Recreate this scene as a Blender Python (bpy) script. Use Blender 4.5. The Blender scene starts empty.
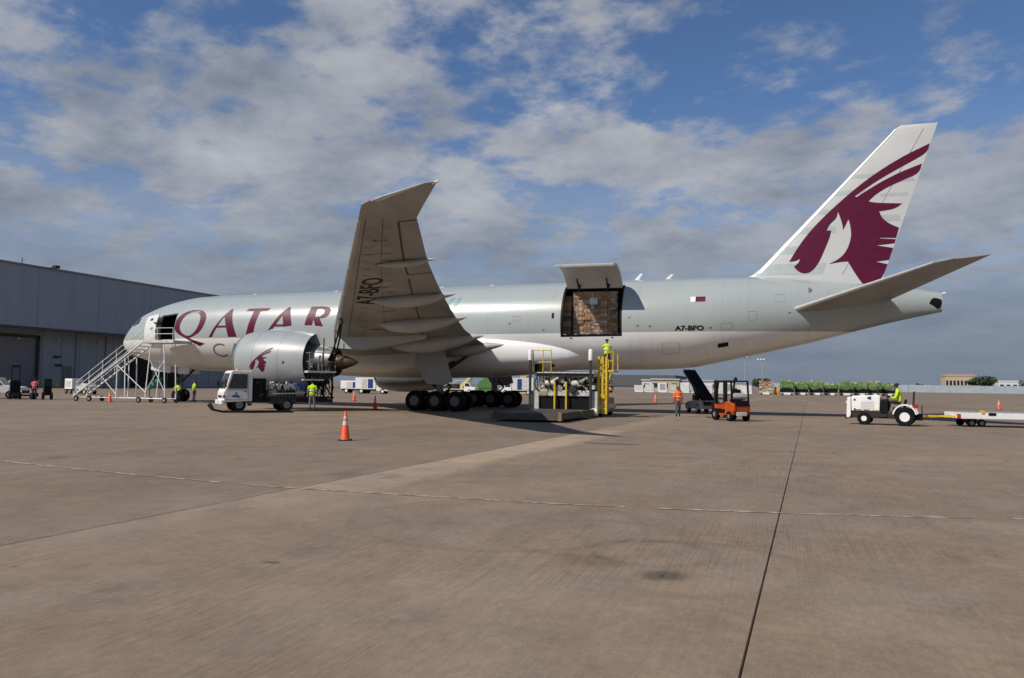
import bpy, bmesh, math, random
from math import sin, cos, pi, radians, sqrt, asin, atan2
from mathutils import Vector, Matrix
random.seed(7)
scene = bpy.context.scene
col = scene.collection

# ------------------------------------------------------------------ camera
cam_d = bpy.data.cameras.new('camera'); cam = bpy.data.objects.new('camera', cam_d); col.objects.link(cam)
YAW, PITCH, ROLL, FPX = -.3187, .0557, .0141, 800.0
fw = Vector((sin(YAW)*cos(PITCH), cos(YAW)*cos(PITCH), sin(PITCH)))
rt = Vector((cos(YAW), -sin(YAW), 0)); up = rt.cross(fw)
r2 = rt*cos(ROLL)+up*sin(ROLL); u2 = -rt*sin(ROLL)+up*cos(ROLL)
cam.matrix_world = Matrix(((r2.x,u2.x,-fw.x,53.23),(r2.y,u2.y,-fw.y,-55.13),(r2.z,u2.z,-fw.z,1.89),(0,0,0,1)))
cam_d.sensor_width = 36; cam_d.lens = 36*FPX/1024
cam_d.clip_start = .1; cam_d.clip_end = 6000
scene.camera = cam

# ------------------------------------------------------------------ light
SUN_DIR = Vector((-.427, -.562, .708)).normalized()          # towards the sun
sun_d = bpy.data.lights.new('sun', 'SUN'); sun_d.energy = 5.0; sun_d.angle = radians(.53); sun_d.color = (1, .93, .83)
sun = bpy.data.objects.new('sun', sun_d); col.objects.link(sun)
sun.rotation_euler = SUN_DIR.to_track_quat('Z', 'Y').to_euler()
scene.view_settings.view_transform = 'Standard'; scene.view_settings.look = 'None'
scene.view_settings.gamma = 1; scene.view_settings.exposure = -.2

world = bpy.data.worlds.new('World'); scene.world = world; world.use_nodes = True
nt = world.node_tree; N = nt.nodes; LK = nt.links; N.clear()
def node(t, **kw):
    n = N.new(t)
    for k, v in kw.items(): setattr(n, k, v)
    return n
wout = node('ShaderNodeOutputWorld'); sky = node('ShaderNodeTexSky')
sky.sky_type = 'NISHITA'; sky.sun_disc = False
sky.sun_elevation = asin(SUN_DIR.z); sky.sun_rotation = atan2(SUN_DIR.x, SUN_DIR.y)
sky.air_density = 1.0; sky.dust_density = .2; sky.ozone_density = 3.0; sky.altitude = 150
bg1 = node('ShaderNodeBackground'); bg1.inputs['Strength'].default_value = .088
skm = node('ShaderNodeVectorMath', operation='MULTIPLY'); skm.inputs[1].default_value = (.86, 1.0, 1.2)
LK.new(sky.outputs[0], skm.inputs[0]); LK.new(skm.outputs[0], bg1.inputs[0])
tc = node('ShaderNodeTexCoord'); sep = node('ShaderNodeSeparateXYZ'); LK.new(tc.outputs['Generated'], sep.inputs[0])
def math_(op, a, b=None, c=None, clamp=False):
    n = node('ShaderNodeMath', operation=op); n.use_clamp = clamp
    for i, v in enumerate((a, b, c)):
        if v is None: continue
        if isinstance(v, (int, float)): n.inputs[i].default_value = v
        else: LK.new(v, n.inputs[i])
    return n.outputs[0]
zc_ = math_('MAXIMUM', sep.outputs[2], 0.0)
den = math_('ADD', zc_, .22)
comb = node('ShaderNodeCombineXYZ')
LK.new(math_('DIVIDE', sep.outputs[0], den), comb.inputs[0]); LK.new(math_('DIVIDE', sep.outputs[1], den), comb.inputs[1])
SX, SY = 7.3, 2.2
def wnoise(scale, detail, rough, off, dist=0.0):
    mp = node('ShaderNodeMapping'); mp.inputs['Location'].default_value = off
    mp.inputs['Rotation'].default_value = (0, 0, .5)
    mp.inputs['Scale'].default_value = (1.0, 1.05, 1)
    LK.new(comb.outputs[0], mp.inputs[0])
    n = node('ShaderNodeTexNoise'); n.inputs['Scale'].default_value = scale; n.inputs['Detail'].default_value = detail
    n.inputs['Roughness'].default_value = rough; n.inputs['Distortion'].default_value = dist
    LK.new(mp.outputs[0], n.inputs['Vector']); return n.outputs['Fac']
c1 = wnoise(2.4, 9, .53, (SX, SY, 0), .15); c2 = wnoise(7, 8, .62, (1.7, 5.2, 0), .1); c3 = wnoise(1.0, 2, .5, (SX*.7, SY*.6+2, 0))
cov = math_('ADD', math_('MULTIPLY', c1, .54), math_('MULTIPLY', c2, .36))
cov = math_('ADD', cov, math_('MULTIPLY', c3, .34))
cov = math_('SUBTRACT', cov, math_('MULTIPLY', zc_, .26))     # thinner overhead, closed towards the horizon
rm = node('ShaderNodeMapRange', interpolation_type='SMOOTHSTEP'); LK.new(cov, rm.inputs[0])
rm.inputs[1].default_value = .468; rm.inputs[2].default_value = .6; rm.inputs[3].default_value = .0; rm.inputs[4].default_value = .93
shade = node('ShaderNodeValToRGB'); LK.new(wnoise(2.3, 8, .62, (4.4, 7.9, 0)), shade.inputs[0])
cr = shade.color_ramp; cr.elements[0].position = .3; cr.elements[0].color = (.215, .25, .325, 1)
cr.elements[1].position = .7; cr.elements[1].color = (.6, .61, .64, 1)
hz = node('ShaderNodeMapRange', interpolation_type='SMOOTHSTEP'); LK.new(zc_, hz.inputs[0])
hz.inputs[1].default_value = 0; hz.inputs[2].default_value = .26; hz.inputs[3].default_value = .9; hz.inputs[4].default_value = 0
mixc = node('ShaderNodeMix', data_type='RGBA'); LK.new(hz.outputs[0], mixc.inputs[0]); LK.new(shade.outputs[0], mixc.inputs[6])
mixc.inputs[7].default_value = (.185, .232, .315, 1)
bg2 = node('ShaderNodeBackground'); bg2.inputs['Strength'].default_value = 1.0; LK.new(mixc.outputs[2], bg2.inputs[0])
hm = node('ShaderNodeMapRange', interpolation_type='SMOOTHSTEP'); LK.new(zc_, hm.inputs[0])       # the deck closes towards the horizon
hm.inputs[1].default_value = .04; hm.inputs[2].default_value = .34; hm.inputs[3].default_value = .97; hm.inputs[4].default_value = 0
ms = node('ShaderNodeMixShader'); LK.new(math_('MAXIMUM', rm.outputs[0], hm.outputs[0]), ms.inputs[0])
LK.new(bg1.outputs[0], ms.inputs[1]); LK.new(bg2.outputs[0], ms.inputs[2]); LK.new(ms.outputs[0], wout.inputs[0])

# ------------------------------------------------------------------ materials
MATS = {}
def pm(name, c, rough=.5, metal=0, var=.12, scale=2.0, bump=0, bscale=40, spec=.5, coat=0, stretch=(1,1,1)):
    """procedural material: base colour broken by two noises, roughness varied, optional fine relief"""
    if name in MATS: return MATS[name]
    m = bpy.data.materials.new(name); m.use_nodes = True; t = m.node_tree; b = t.nodes['Principled BSDF']
    b.inputs['Roughness'].default_value = rough; b.inputs['Metallic'].default_value = metal
    b.inputs['Specular IOR Level'].default_value = spec
    if coat: b.inputs['Coat Weight'].default_value = coat; b.inputs['Coat Roughness'].default_value = .12
    co = t.nodes.new('ShaderNodeTexCoord'); mp = t.nodes.new('ShaderNodeMapping'); mp.inputs['Scale'].default_value = stretch
    t.links.new(co.outputs['Object'], mp.inputs[0])
    n = t.nodes.new('ShaderNodeTexNoise'); n.inputs['Scale'].default_value = scale; n.inputs['Detail'].default_value = 6; n.inputs['Roughness'].default_value = .6
    t.links.new(mp.outputs[0], n.inputs['Vector'])
    r = t.nodes.new('ShaderNodeValToRGB'); r.color_ramp.elements[0].position = .28; r.color_ramp.elements[1].position = .72
    r.color_ramp.elements[0].color = tuple(x*(1-var) for x in c)+(1,); r.color_ramp.elements[1].color = tuple(min(1,x*(1+var)) for x in c)+(1,)
    t.links.new(n.outputs['Fac'], r.inputs[0]); t.links.new(r.outputs[0], b.inputs['Base Color'])
    mr = t.nodes.new('ShaderNodeMapRange'); t.links.new(n.outputs['Fac'], mr.inputs[0])
    mr.inputs[3].default_value = max(.02, rough-.1); mr.inputs[4].default_value = min(1, rough+.1); t.links.new(mr.outputs[0], b.inputs['Roughness'])
    if bump:
        n2 = t.nodes.new('ShaderNodeTexNoise'); n2.inputs['Scale'].default_value = bscale; n2.inputs['Detail'].default_value = 4
        t.links.new(co.outputs['Object'], n2.inputs['Vector'])
        bp = t.nodes.new('ShaderNodeBump'); bp.inputs['Strength'].default_value = bump; bp.inputs['Distance'].default_value = .02
        t.links.new(n2.outputs['Fac'], bp.inputs['Height']); t.links.new(bp.outputs[0], b.inputs['Normal'])
    MATS[name] = m; return m
WHITE = pm('white_paint', (.8,.8,.78), .38, var=.06); DIRTY = pm('dirty_white_paint', (.55,.54,.5), .5, var=.22, scale=3)
BLACK = pm('black_paint', (.006,.006,.007), .55, var=.3, spec=.2); RUB = pm('rubber', (.007,.007,.0075), .85, var=.3, bump=.2, spec=.2)
DARK = pm('dark_metal', (.02,.0195,.019), .55, var=.4, scale=4); GREY = pm('grey_metal', (.2,.2,.2), .5, var=.25)
STEEL = pm('steel', (.5,.5,.5), .35, .9, var=.2); CHROME = pm('bright_steel', (.6,.58,.55), .3, 1, var=.12)
MAR = pm('maroon_paint', (.095,.007,.031), .42, var=.08, spec=.25); GTXT = pm('grey_lettering', (.13,.135,.14), .4, var=.05)
TEAL = pm('teal_lettering', (.12,.27,.28), .4, var=.05)
YEL = pm('yellow_paint', (.62,.42,.02), .45, var=.2); ORG = pm('orange_paint', (.47,.075,.012), .38, var=.12); ORG2 = pm('amber_paint', (.7,.27,.02), .4)
GLASS = pm('dark_glass', (.02,.026,.032), .08, spec=.8, var=.2); RED = pm('red_lens', (.45,.012,.01), .25); WOOD = pm('plank', (.2,.13,.07), .8, var=.3, stretch=(1,8,8))
HIVIS = pm('hi_vis_yellow', (.52,.72,.015), .75, var=.12, scale=9); HIOR = pm('hi_vis_orange', (.85,.13,.012), .75, var=.1, scale=9)
PINK = pm('hi_vis_pink', (.7,.09,.16), .75, var=.1); SKIN = pm('skin', (.33,.17,.11), .55); SKIND = pm('dark_skin', (.09,.045,.03), .55)
DENIM = pm('denim', (.07,.085,.12), .85, var=.25, scale=8); BLKC = pm('black_cloth', (.014,.014,.017), .9, var=.3); GRYC = pm('grey_cloth', (.13,.13,.14), .9, var=.2)
REFL = pm('reflective_tape', (.6,.6,.58), .4); GREEN = pm('green_netting', (.075,.15,.04), .85, var=.55, scale=3, bump=.6, bscale=7); LIN = pm('cargo_liner', (.09,.088,.08), .75, var=.25)
CONE = pm('cone_orange', (.85,.085,.012), .5, var=.12, scale=5); CBASE = pm('cone_base', (.02,.02,.02), .8)
CARD = [pm('carton_%s' % n, c, .85, var=.25, scale=5) for n, c in (('brown',(.3,.165,.075)),('tan',(.4,.27,.18)),('orange',(.4,.19,.08)),('pale',(.48,.41,.33)),('grey',(.16,.14,.12)))]
CONT = pm('container_white', (.62,.63,.62), .5, var=.2); BEIGE = pm('beige_wall', (.46,.38,.27), .85, var=.12); BLUE = pm('blue_paint', (.02,.05,.2), .4)
FARG = pm('far_roof_grey', (.09,.095,.105), .8); GALV = pm('galvanised', (.4,.41,.42), .5, .3, var=.15); TARP = pm('green_tarp', (.03,.22,.13), .6)

# ------------------------------------------------------------------ mesh builder
class MB:
    def __init__(s, M=None): s.v=[]; s.f=[]; s.mi=[]; s.m=0; s.M=M
    def add(s, vs, fs):
        o=len(s.v); s.v += [tuple(s.M@Vector(p)) if s.M else tuple(p) for p in vs]
        s.f += [tuple(i+o for i in f) for f in fs]; s.mi += [s.m]*len(fs); return s
    def mat(s, i): s.m=i; return s
    def box(s, c, d, R=None):
        x,y,z=(d[0]/2,d[1]/2,d[2]/2); vs=[Vector((a*x,b*y,e*z)) for e in(-1,1) for b in(-1,1) for a in(-1,1)]
        if R: vs=[R@v for v in vs]
        c=Vector(c); vs=[v+c for v in vs]
        return s.add(vs, [(0,2,3,1),(4,5,7,6),(0,1,5,4),(2,6,7,3),(0,4,6,2),(1,3,7,5)])
    def b2(s, a, b): return s.box([(p+q)/2 for p,q in zip(a,b)], [abs(q-p) for p,q in zip(a,b)])
    def bar(s, a, b, w, h=None):
        a=Vector(a); b=Vector(b); d=b-a; L=d.length; h=h or w
        return s.box((a+b)/2, (w,h,L), d.to_track_quat('Z','Y').to_matrix())
    def tube(s, path, r, n=8, cap=True):
        P=[Vector(p) for p in path]; R=r if isinstance(r,(list,tuple)) else [r]*len(P); vs=[]; fs=[]
        for i,p in enumerate(P):
            d=(P[min(i+1,len(P)-1)]-P[max(i-1,0)])
            q=d.to_track_quat('Z','Y')
            vs += [p+q@Vector((R[i]*cos(2*pi*k/n),R[i]*sin(2*pi*k/n),0)) for k in range(n)]
        for i in range(len(P)-1):
            for k in range(n): fs.append((i*n+k,i*n+(k+1)%n,(i+1)*n+(k+1)%n,(i+1)*n+k))
        if cap: fs += [tuple(range(n))[::-1], tuple(range((len(P)-1)*n,len(P)*n))]
        return s.add(vs,fs)
    def lathe(s, prof, c=(0,0,0), axis='z', n=24, ang=None):
        """prof: (radius, along axis)"""
        vs=[]; fs=[]; c=Vector(c)
        for r,h in prof:
            for k in range(n):
                a=2*pi*k/n; p,q=r*cos(a),r*sin(a)
                vs.append(c+Vector({'z':(p,q,h),'x':(h,p,q),'y':(q,h,p)}[axis]))
        m=len(prof)
        for i in range(m-1):
            for k in range(n): fs.append((i*n+k,i*n+(k+1)%n,(i+1)*n+(k+1)%n,(i+1)*n+k))
        if prof[0][0]>1e-6: fs.append(tuple(range(n))[::-1])
        if prof[-1][0]>1e-6: fs.append(tuple(range((m-1)*n,m*n)))
        return s.add(vs,fs)
    def loft(s, rings, cap=True):
        n=len(rings[0]); vs=[p for r in rings for p in r]; fs=[]
        for i in range(len(rings)-1):
            for k in range(n): fs.append((i*n+k,i*n+(k+1)%n,(i+1)*n+(k+1)%n,(i+1)*n+k))
        if cap: fs += [tuple(range(n))[::-1], tuple(range((len(rings)-1)*n,len(rings)*n))]
        return s.add(vs,fs)
    def prism(s, poly, axis, a, b):
        """poly in the two other axes, extruded from a to b along axis"""
        f={'x':lambda p,t:(t,p[0],p[1]),'y':lambda p,t:(p[0],t,p[1]),'z':lambda p,t:(p[0],p[1],t)}[axis]; n=len(poly)
        vs=[f(p,a) for p in poly]+[f(p,b) for p in poly]
        fs=[tuple(range(n)),tuple(range(2*n-1,n-1,-1))]+[(k,n+k,n+(k+1)%n,(k+1)%n) for k in range(n)]
        return s.add(vs,fs)
    def build(s, name, mats, parent=None, smooth=35, bevel=0, label=None, recalc=True):
        me=bpy.data.meshes.new(name); me.from_pydata(s.v,[],s.f)
        for m in (mats if isinstance(mats,(list,tuple)) else [mats]): me.materials.append(m)
        me.polygons.foreach_set('material_index', s.mi)
        if recalc:
            bm=bmesh.new(); bm.from_mesh(me)
            if bevel:
                bmesh.ops.remove_doubles(bm,verts=bm.verts,dist=1e-5)
                bmesh.ops.recalc_face_normals(bm,faces=bm.faces)
                es=[e for e in bm.edges if len(e.link_faces)==2 and e.calc_face_angle(0)>.5]
                bmesh.ops.bevel(bm,geom=es,offset=bevel,segments=2,affect='EDGES',profile=.6,clamp_overlap=True)
            bmesh.ops.recalc_face_normals(bm,faces=bm.faces); bm.to_mesh(me); bm.free()
        if smooth: me.shade_smooth(); me.set_sharp_from_angle(angle=radians(smooth))
        o=bpy.data.objects.new(name,me); col.objects.link(o)
        if parent: o.parent=parent
        if label: o['label']=label
        return o
def thing(name, label, cat, loc=(0,0,0), rz=0, group=None):
    o=bpy.data.objects.new(name,None); col.objects.link(o); o.location=loc; o.rotation_euler=(0,0,rz); o.empty_display_size=.3
    return tag(o,label,cat,group)
def tag(o, label, cat, group=None):
    o['label']=label; o['category']=cat
    if group: o['group']=group
    return o
def struct(o): o['kind']='structure'; return o
def sub(name, parent, loc=(0,0,0)):
    o=bpy.data.objects.new(name,None); col.objects.link(o); o.parent=parent; o.location=loc; o.empty_display_size=.2; return o
def wheel(parent, c, r, w, rim=WHITE, side=-1, name='wheel', axis='y', rr=.55, n=24):
    """tyre with a rim child; side: which way the hub faces along the axle"""
    x,y,z=c; h=w/2
    t=MB().lathe([(r*rr,-h*.8),(r*.8,-h),(r*.95,-h*.85),(r,-h*.45),(r,h*.45),(r*.95,h*.85),(r*.8,h),(r*.62,h*.8),(r*rr,h*.8)],(0,0,0),axis,n).build(name,RUB,parent,40)
    t.location=c
    s=side
    MB().lathe([(r*rr*1.0,s*h*.86),(r*rr*.9,s*h*.9),(r*rr*.8,s*h*.45),(r*.25,s*h*.4),(r*.22,s*h*.75),(.001,s*h*.78)],(0,0,0),axis,n).build('rim',rim,t,40)
    return t
def interp(tab, x):
    """monotone-ish cubic through a table of (x, value)"""
    n=len(tab)
    if x<=tab[0][0]: return tab[0][1]
    if x>=tab[-1][0]: return tab[-1][1]
    for i in range(n-1):
        if tab[i][0]<=x<=tab[i+1][0]: break
    x0,y0=tab[i]; x1,y1=tab[i+1]; h=x1-x0; d=(y1-y0)/h
    def slope(j):
        if j<=0 or j>=n-1: return d
        a=(tab[j][1]-tab[j-1][1])/(tab[j][0]-tab[j-1][0]); b=(tab[j+1][1]-tab[j][1])/(tab[j+1][0]-tab[j][0])
        return 0 if a*b<=0 else 2*a*b/(a+b)
    m0,m1=slope(i),slope(i+1); t=(x-x0)/h
    return y0*(2*t**3-3*t*t+1)+m0*h*(t**3-2*t*t+t)+y1*(-2*t**3+3*t*t)+m1*h*(t**3-t*t)
# ------------------------------------------------------------------ ground
def concrete(name, base=(.214,.158,.108), use_random=True):
    m=bpy.data.materials.new(name); m.use_nodes=True; t=m.node_tree; b=t.nodes['Principled BSDF']; L=t.links
    geo=t.nodes.new('ShaderNodeNewGeometry'); P=geo.outputs['Position']
    def nz(scale,detail,st=(1,1,1),rough=.6,rot=0.0):
        mp=t.nodes.new('ShaderNodeMapping'); mp.inputs['Scale'].default_value=st; mp.inputs['Rotation'].default_value=(0,0,rot); L.new(P,mp.inputs[0])
        n=t.nodes.new('ShaderNodeTexNoise'); n.inputs['Scale'].default_value=scale; n.inputs['Detail'].default_value=detail; n.inputs['Roughness'].default_value=rough
        L.new(mp.outputs[0],n.inputs['Vector']); return n.outputs['Fac']
    def mth(op,a,b_=None,c=None):
        n=t.nodes.new('ShaderNodeMath'); n.operation=op
        for i,v in enumerate((a,b_,c)):
            if v is None: continue
            if isinstance(v,(int,float)): n.inputs[i].default_value=v
            else: L.new(v,n.inputs[i])
        return n.outputs[0]
    def rng(v,a,b_,c,d):
        n=t.nodes.new('ShaderNodeMapRange'); n.interpolation_type='SMOOTHSTEP'; L.new(v,n.inputs[0])
        for i,x in enumerate((a,b_,c,d)): n.inputs[i+1].default_value=x
        return n.outputs[0]
    groove=nz(38,3,(1,.014,1),.6,.038); gmask=nz(.22,3); blotch=nz(.3,5,(1,.8,1)); mott=nz(1.4,8,(1,.75,1),.72); fine=nz(13,7,(1,.5,1),.8); grain=nz(70,4,(1,1,1),.8); stain=nz(.8,6,(1,.6,1),.65); big=nz(.06,3)
    brush=groove
    val=mth('ADD',1.0,mth('MULTIPLY',mth('SUBTRACT',blotch,.5),.55))
    for v_,k_ in ((big,.4),(mott,.9),(fine,.95),(grain,1.0)): val=mth('ADD',val,mth('MULTIPLY',mth('SUBTRACT',v_,.5),k_))
    gl=mth('MULTIPLY',rng(groove,.48,.62,0,1),rng(gmask,.36,.62,.03,.17)); val=mth('MULTIPLY',val,mth('SUBTRACT',1.0,gl))
    val=mth('MULTIPLY',val,rng(stain,.56,.74,1,.74))
    spots=nz(2.6,2,(1,1,1),.4); val=mth('MULTIPLY',val,rng(spots,.74,.8,1,.5))      # oil drips
    # a paler strip of newer concrete along one joint
    mpg=t.nodes.new('ShaderNodeMapping'); mpg.vector_type='TEXTURE'; mpg.inputs['Location'].default_value=(53.0,-49.6,0); mpg.inputs['Rotation'].default_value=(0,0,radians(-2.2)); L.new(P,mpg.inputs[0])
    sx=t.nodes.new('ShaderNodeSeparateXYZ'); L.new(mpg.outputs[0],sx.inputs[0])
    wob=mth('ADD',sx.outputs[0],mth('MULTIPLY',mth('SUBTRACT',blotch,.5),1.2))
    st=mth('MULTIPLY',mth('MULTIPLY',rng(sx.outputs[0],-8.05,-8.0,0,1),rng(wob,-7.0,-6.4,1,0)),mth('MULTIPLY',rng(sx.outputs[1],2,12,.12,1),rng(sx.outputs[1],24,30,1,.25)))
    val=mth('MULTIPLY',val,mth('ADD',1.0,mth('MULTIPLY',st,.5)))
    if use_random:
        oi=t.nodes.new('ShaderNodeObjectInfo'); val=mth('MULTIPLY',val,mth('ADD',.93,mth('MULTIPLY',oi.outputs['Random'],.16)))
    # curved tyre scuffs
    for cx,cy,r,w,k in ((51.9,-45.9,.7,.16,.26),(52.3,-46.4,1.3,.2,.2),(51.1,-45.2,1.2,.2,.18),(49.6,-44.6,2.0,.14,.16),(57.0,-29.9,2.2,.12,.3),(44.5,-37.6,4.5,.14,.14),(56.3,-46.8,1.6,.09,.12),(38,-30,7,.2,.15),(47,-52,6.2,.1,.06)):
        d=t.nodes.new('ShaderNodeVectorMath'); d.operation='DISTANCE'; L.new(P,d.inputs[0]); d.inputs[1].default_value=(cx,cy,0)
        e=mth('ABSOLUTE',mth('SUBTRACT',mth('ADD',d.outputs['Value'],mth('MULTIPLY',stain,.3)),r+.15))
        a=mth('MULTIPLY',rng(e,0,w,1,0),rng(mott,.4,.6,0,k)); val=mth('MULTIPLY',val,mth('SUBTRACT',1.0,a))
    for cx,cy,r_,k_ in ((52.15,-46.95,.34,.5),(51.4,-46.6,.5,.3),(47.4,-46.0,.035,.8),(47.9,-43.4,.03,.8),(52.15,-46.98,.03,.9),(55.6,-44.6,.03,.8),(44.9,-40.6,.6,.25)):
        d=t.nodes.new('ShaderNodeVectorMath'); d.operation='DISTANCE'; L.new(P,d.inputs[0]); d.inputs[1].default_value=(cx,cy,0)
        val=mth('MULTIPLY',val,mth('SUBTRACT',1.0,rng(mth('ADD',d.outputs['Value'],mth('MULTIPLY',mth('SUBTRACT',mott,.5),r_)),r_*.2,r_,k_,0)))
    hs=t.nodes.new('ShaderNodeMix'); hs.data_type='RGBA'; L.new(rng(nz(.5,4),.35,.65,0,1),hs.inputs[0])
    hs.inputs[6].default_value=base+(1,); hs.inputs[7].default_value=(base[0]*.98,base[1]*1.03,base[2]*1.1,1)
    vm=t.nodes.new('ShaderNodeVectorMath'); vm.operation='SCALE'; L.new(hs.outputs[2],vm.inputs[0]); L.new(val,vm.inputs['Scale'])
    L.new(vm.outputs[0],b.inputs['Base Color']); b.inputs['Roughness'].default_value=.82; b.inputs['Specular IOR Level'].default_value=.3
    bp=t.nodes.new('ShaderNodeBump'); bp.inputs['Strength'].default_value=.35; bp.inputs['Distance'].default_value=.01
    L.new(mth('ADD',mth('MULTIPLY',brush,.8),mth('MULTIPLY',grain,.5)),bp.inputs['Height']); L.new(bp.outputs[0],b.inputs['Normal'])
    return m
SLAB=concrete('slab_concrete'); FARC=concrete('far_concrete',use_random=False)
GA=radians(-2.2); GX,GY=53.0,-49.6                       # the joints run 2 degrees off the aircraft's cross axis
def grid(u,v): return (GX+u*cos(GA)-v*sin(GA), GY+u*sin(GA)+v*cos(GA))
SW,SL=8.05,30.4; C0,C1,R0,R1=-10,8,0,5; ROFF=-12.0
ring=[grid(C0*SW,R0*SL+ROFF),grid(C1*SW,R0*SL+ROFF),grid(C1*SW,R1*SL+ROFF),grid(C0*SW,R1*SL+ROFF)]
far=[(-2500,-2500),(2500,-2500),(2500,3500),(-2500,3500)]
ground=MB().add([p+(0,) for p in ring]+[p+(0,) for p in far],[(k,4+k,4+(k+1)%4,(k+1)%4)[::-1] for k in range(4)]).build('ground',FARC,None,0,recalc=False); struct(ground)
bed=MB().add([p+(-.03,) for p in ring],[(0,1,2,3)]).build('joint_bed',pm('joint_sealant',(.03,.028,.026),.8,var=.4,scale=9),None,0,recalc=False); struct(bed)
bed.parent=ground
sm=MB().add([(0,0,-.1),(SW,0,-.1),(SW,SL,-.1),(0,SL,-.1)]+[(.006,.006,-.01),(SW-.006,.006,-.01),(SW-.006,SL-.006,-.01),(.006,SL-.006,-.01)]+[(.013,.013,0),(SW-.013,.013,0),(SW-.013,SL-.013,0),(.013,SL-.013,0)],
   [(0,1,5,4),(1,2,6,5),(2,3,7,6),(3,0,4,7),(4,5,9,8),(5,6,10,9),(6,7,11,10),(7,4,8,11),(8,9,10,11)]).build('concrete_slab',SLAB,ground,0)
first=True
for c in range(C0,C1):
    for r in range(R0,R1):
        o=sm if first else sm.copy()
        if not first: col.objects.link(o)
        first=False; x,y=grid(c*SW,r*SL+ROFF); o.location=(x,y,random.uniform(-.002,.002)); o.rotation_euler=(0,0,GA)
# worn painted line, a gentle curve across the apron
pl=bpy.data.materials.new('worn_line_paint'); pl.use_nodes=True; t=pl.node_tree; b=t.nodes['Principled BSDF']
n=t.nodes.new('ShaderNodeTexNoise'); n.inputs['Scale'].default_value=3.2; n.inputs['Detail'].default_value=7; n.inputs['Roughness'].default_value=.72
g=t.nodes.new('ShaderNodeNewGeometry'); t.links.new(g.outputs['Position'],n.inputs['Vector'])
r=t.nodes.new('ShaderNodeValToRGB'); r.color_ramp.elements[0].position=.46; r.color_ramp.elements[0].color=(.2,.155,.112,1); r.color_ramp.elements[1].position=.58; r.color_ramp.elements[1].color=(.42,.39,.34,1)
t.links.new(n.outputs['Fac'],r.inputs[0]); t.links.new(r.outputs[0],b.inputs['Base Color']); b.inputs['Roughness'].default_value=.8
tabl=[(20,-38.3),(30,-40.4),(36.7,-41.6),(42,-42.5),(45.4,-42.85),(49.2,-42.8),(53.3,-42.3),(56.7,-41.45),(62,-39.9),(70,-37)]
xs=[20+i*.5 for i in range(101)]; w=.05
pv=[(x,interp(tabl,x)+s*w,.007) for x in xs for s in(-1,1)]
for k,(i0,i1) in enumerate(((0,30),(31,47),(48,62),(63,72),(73,100))):
    o=MB().add(pv,[(2*i,2*i+2,2*i+3,2*i+1) for i in range(i0,i1)]).build('painted_line',pl,None,0,recalc=False); struct(o)
# asphalt-filled utility patch
pt=MB().add([(48.2+.9*cos(a)*(1+.15*sin(3*a)),-29.6+.28*sin(a),.006) for a in [2*pi*i/24 for i in range(24)]],[tuple(range(24))]).build('pavement_patch',pm('asphalt_patch',(.1,.095,.09),.85,var=.3,scale=8),None,0,recalc=False); struct(pt)

# ------------------------------------------------------------------ hangar on the left
HG=thing('hangar','huge grey metal-clad hangar with overhanging upper wall at left','hangar',(-76,60,0))
CLAD=pm('grey_cladding',(.265,.305,.35),.55,var=.1,scale=.25,stretch=(1,2,.2)); CLAD2=pm('pale_cladding',(.275,.3,.33),.6,var=.1,scale=.4); HDOOR=pm('hangar_door_grey',(.17,.18,.195),.6,var=.12)
y0,y1=-20,75; W0=4.0
npan=7; pw=(y1-y0)/npan
for i in range(npan):
    MB().b2((W0-.3,y0+i*pw+.03,10.75),(W0,y0+(i+1)*pw-.03,21.35)).build('wall_panel',CLAD,HG,0,.02)
m=MB(); m.b2((-55,y0,10.6),(W0-.32,y1,21.3)); m.build('upper_wall',CLAD,HG,0)
m=MB(); m.b2((-55,y0-.1,21.35),(W0+.12,y1+.1,21.75)); m.build('parapet',pm('parapet_grey',(.16,.17,.19),.5),HG,0,.03)
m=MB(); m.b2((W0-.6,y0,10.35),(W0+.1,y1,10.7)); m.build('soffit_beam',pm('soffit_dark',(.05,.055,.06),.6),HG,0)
m=MB(); m.b2((-55,y0,0),(-.3,y1,10.58)); m.build('lower_wall',CLAD2,HG,0)
for i in range(22):
    yy=y0+2+i*4.2
    MB().b2((-.31,yy-.05,.0),(-.22,yy+.05,10.5)).build('wall_rib',CLAD2,HG,0)
dr=sub('roller_door',HG,(-.3,-8,0))
for i in range(18): MB().b2((0,-9,.02+i*.5),(.1+.03*(i%2),5.3,.5+i*.5)).build('door_slat',HDOOR,dr,0,.01)
MB().b2((-.05,-2.7,0),(.25,-2.2,9.4)).b2((-.05,-17.4,9.02),(.25,-2.2,9.5)).build('door_frame',DARK,HG,0)
dd=MB().b2((-.3,3.4,0),(-.12,5.4,4.0)).build('side_door',pm('side_door_grey',(.13,.14,.155),.6),HG,0,.03); MB().b2((-.1,3.7,1.8),(-.02,3.8,2.1)).build('handle',STEEL,dd)
big=sub('open_bay',HG,(0,0,0))
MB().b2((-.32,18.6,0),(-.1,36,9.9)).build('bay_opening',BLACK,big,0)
for yy in (18.4,36.1,26.5): MB().b2((-.3,yy-.2,0),(.2,yy+.2,10.3)).build('bay_post',CLAD,big,0)
for yy,zz in ((1.2,5.6),(1.6,4.0)): MB().b2((-.3,yy,zz),(.15,yy+1.4,zz+.35)).build('vent_box',DARK,HG,0,.04)
for yy in (-4.4,): 
    f=MB().bar((W0,yy,21.6),(W0+1.4,yy,21.9),.15).box((W0+1.7,yy,21.8),(.8,.9,.5)).build('floodlight',DARK,HG,0)
for yy in (-3.6,.6,6.5,18): MB().lathe([(.22,0),(.22,1.2),(.15,1.32),(0,1.35)],(1.6,yy,0)).build('bollard',YEL,HG)
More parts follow.
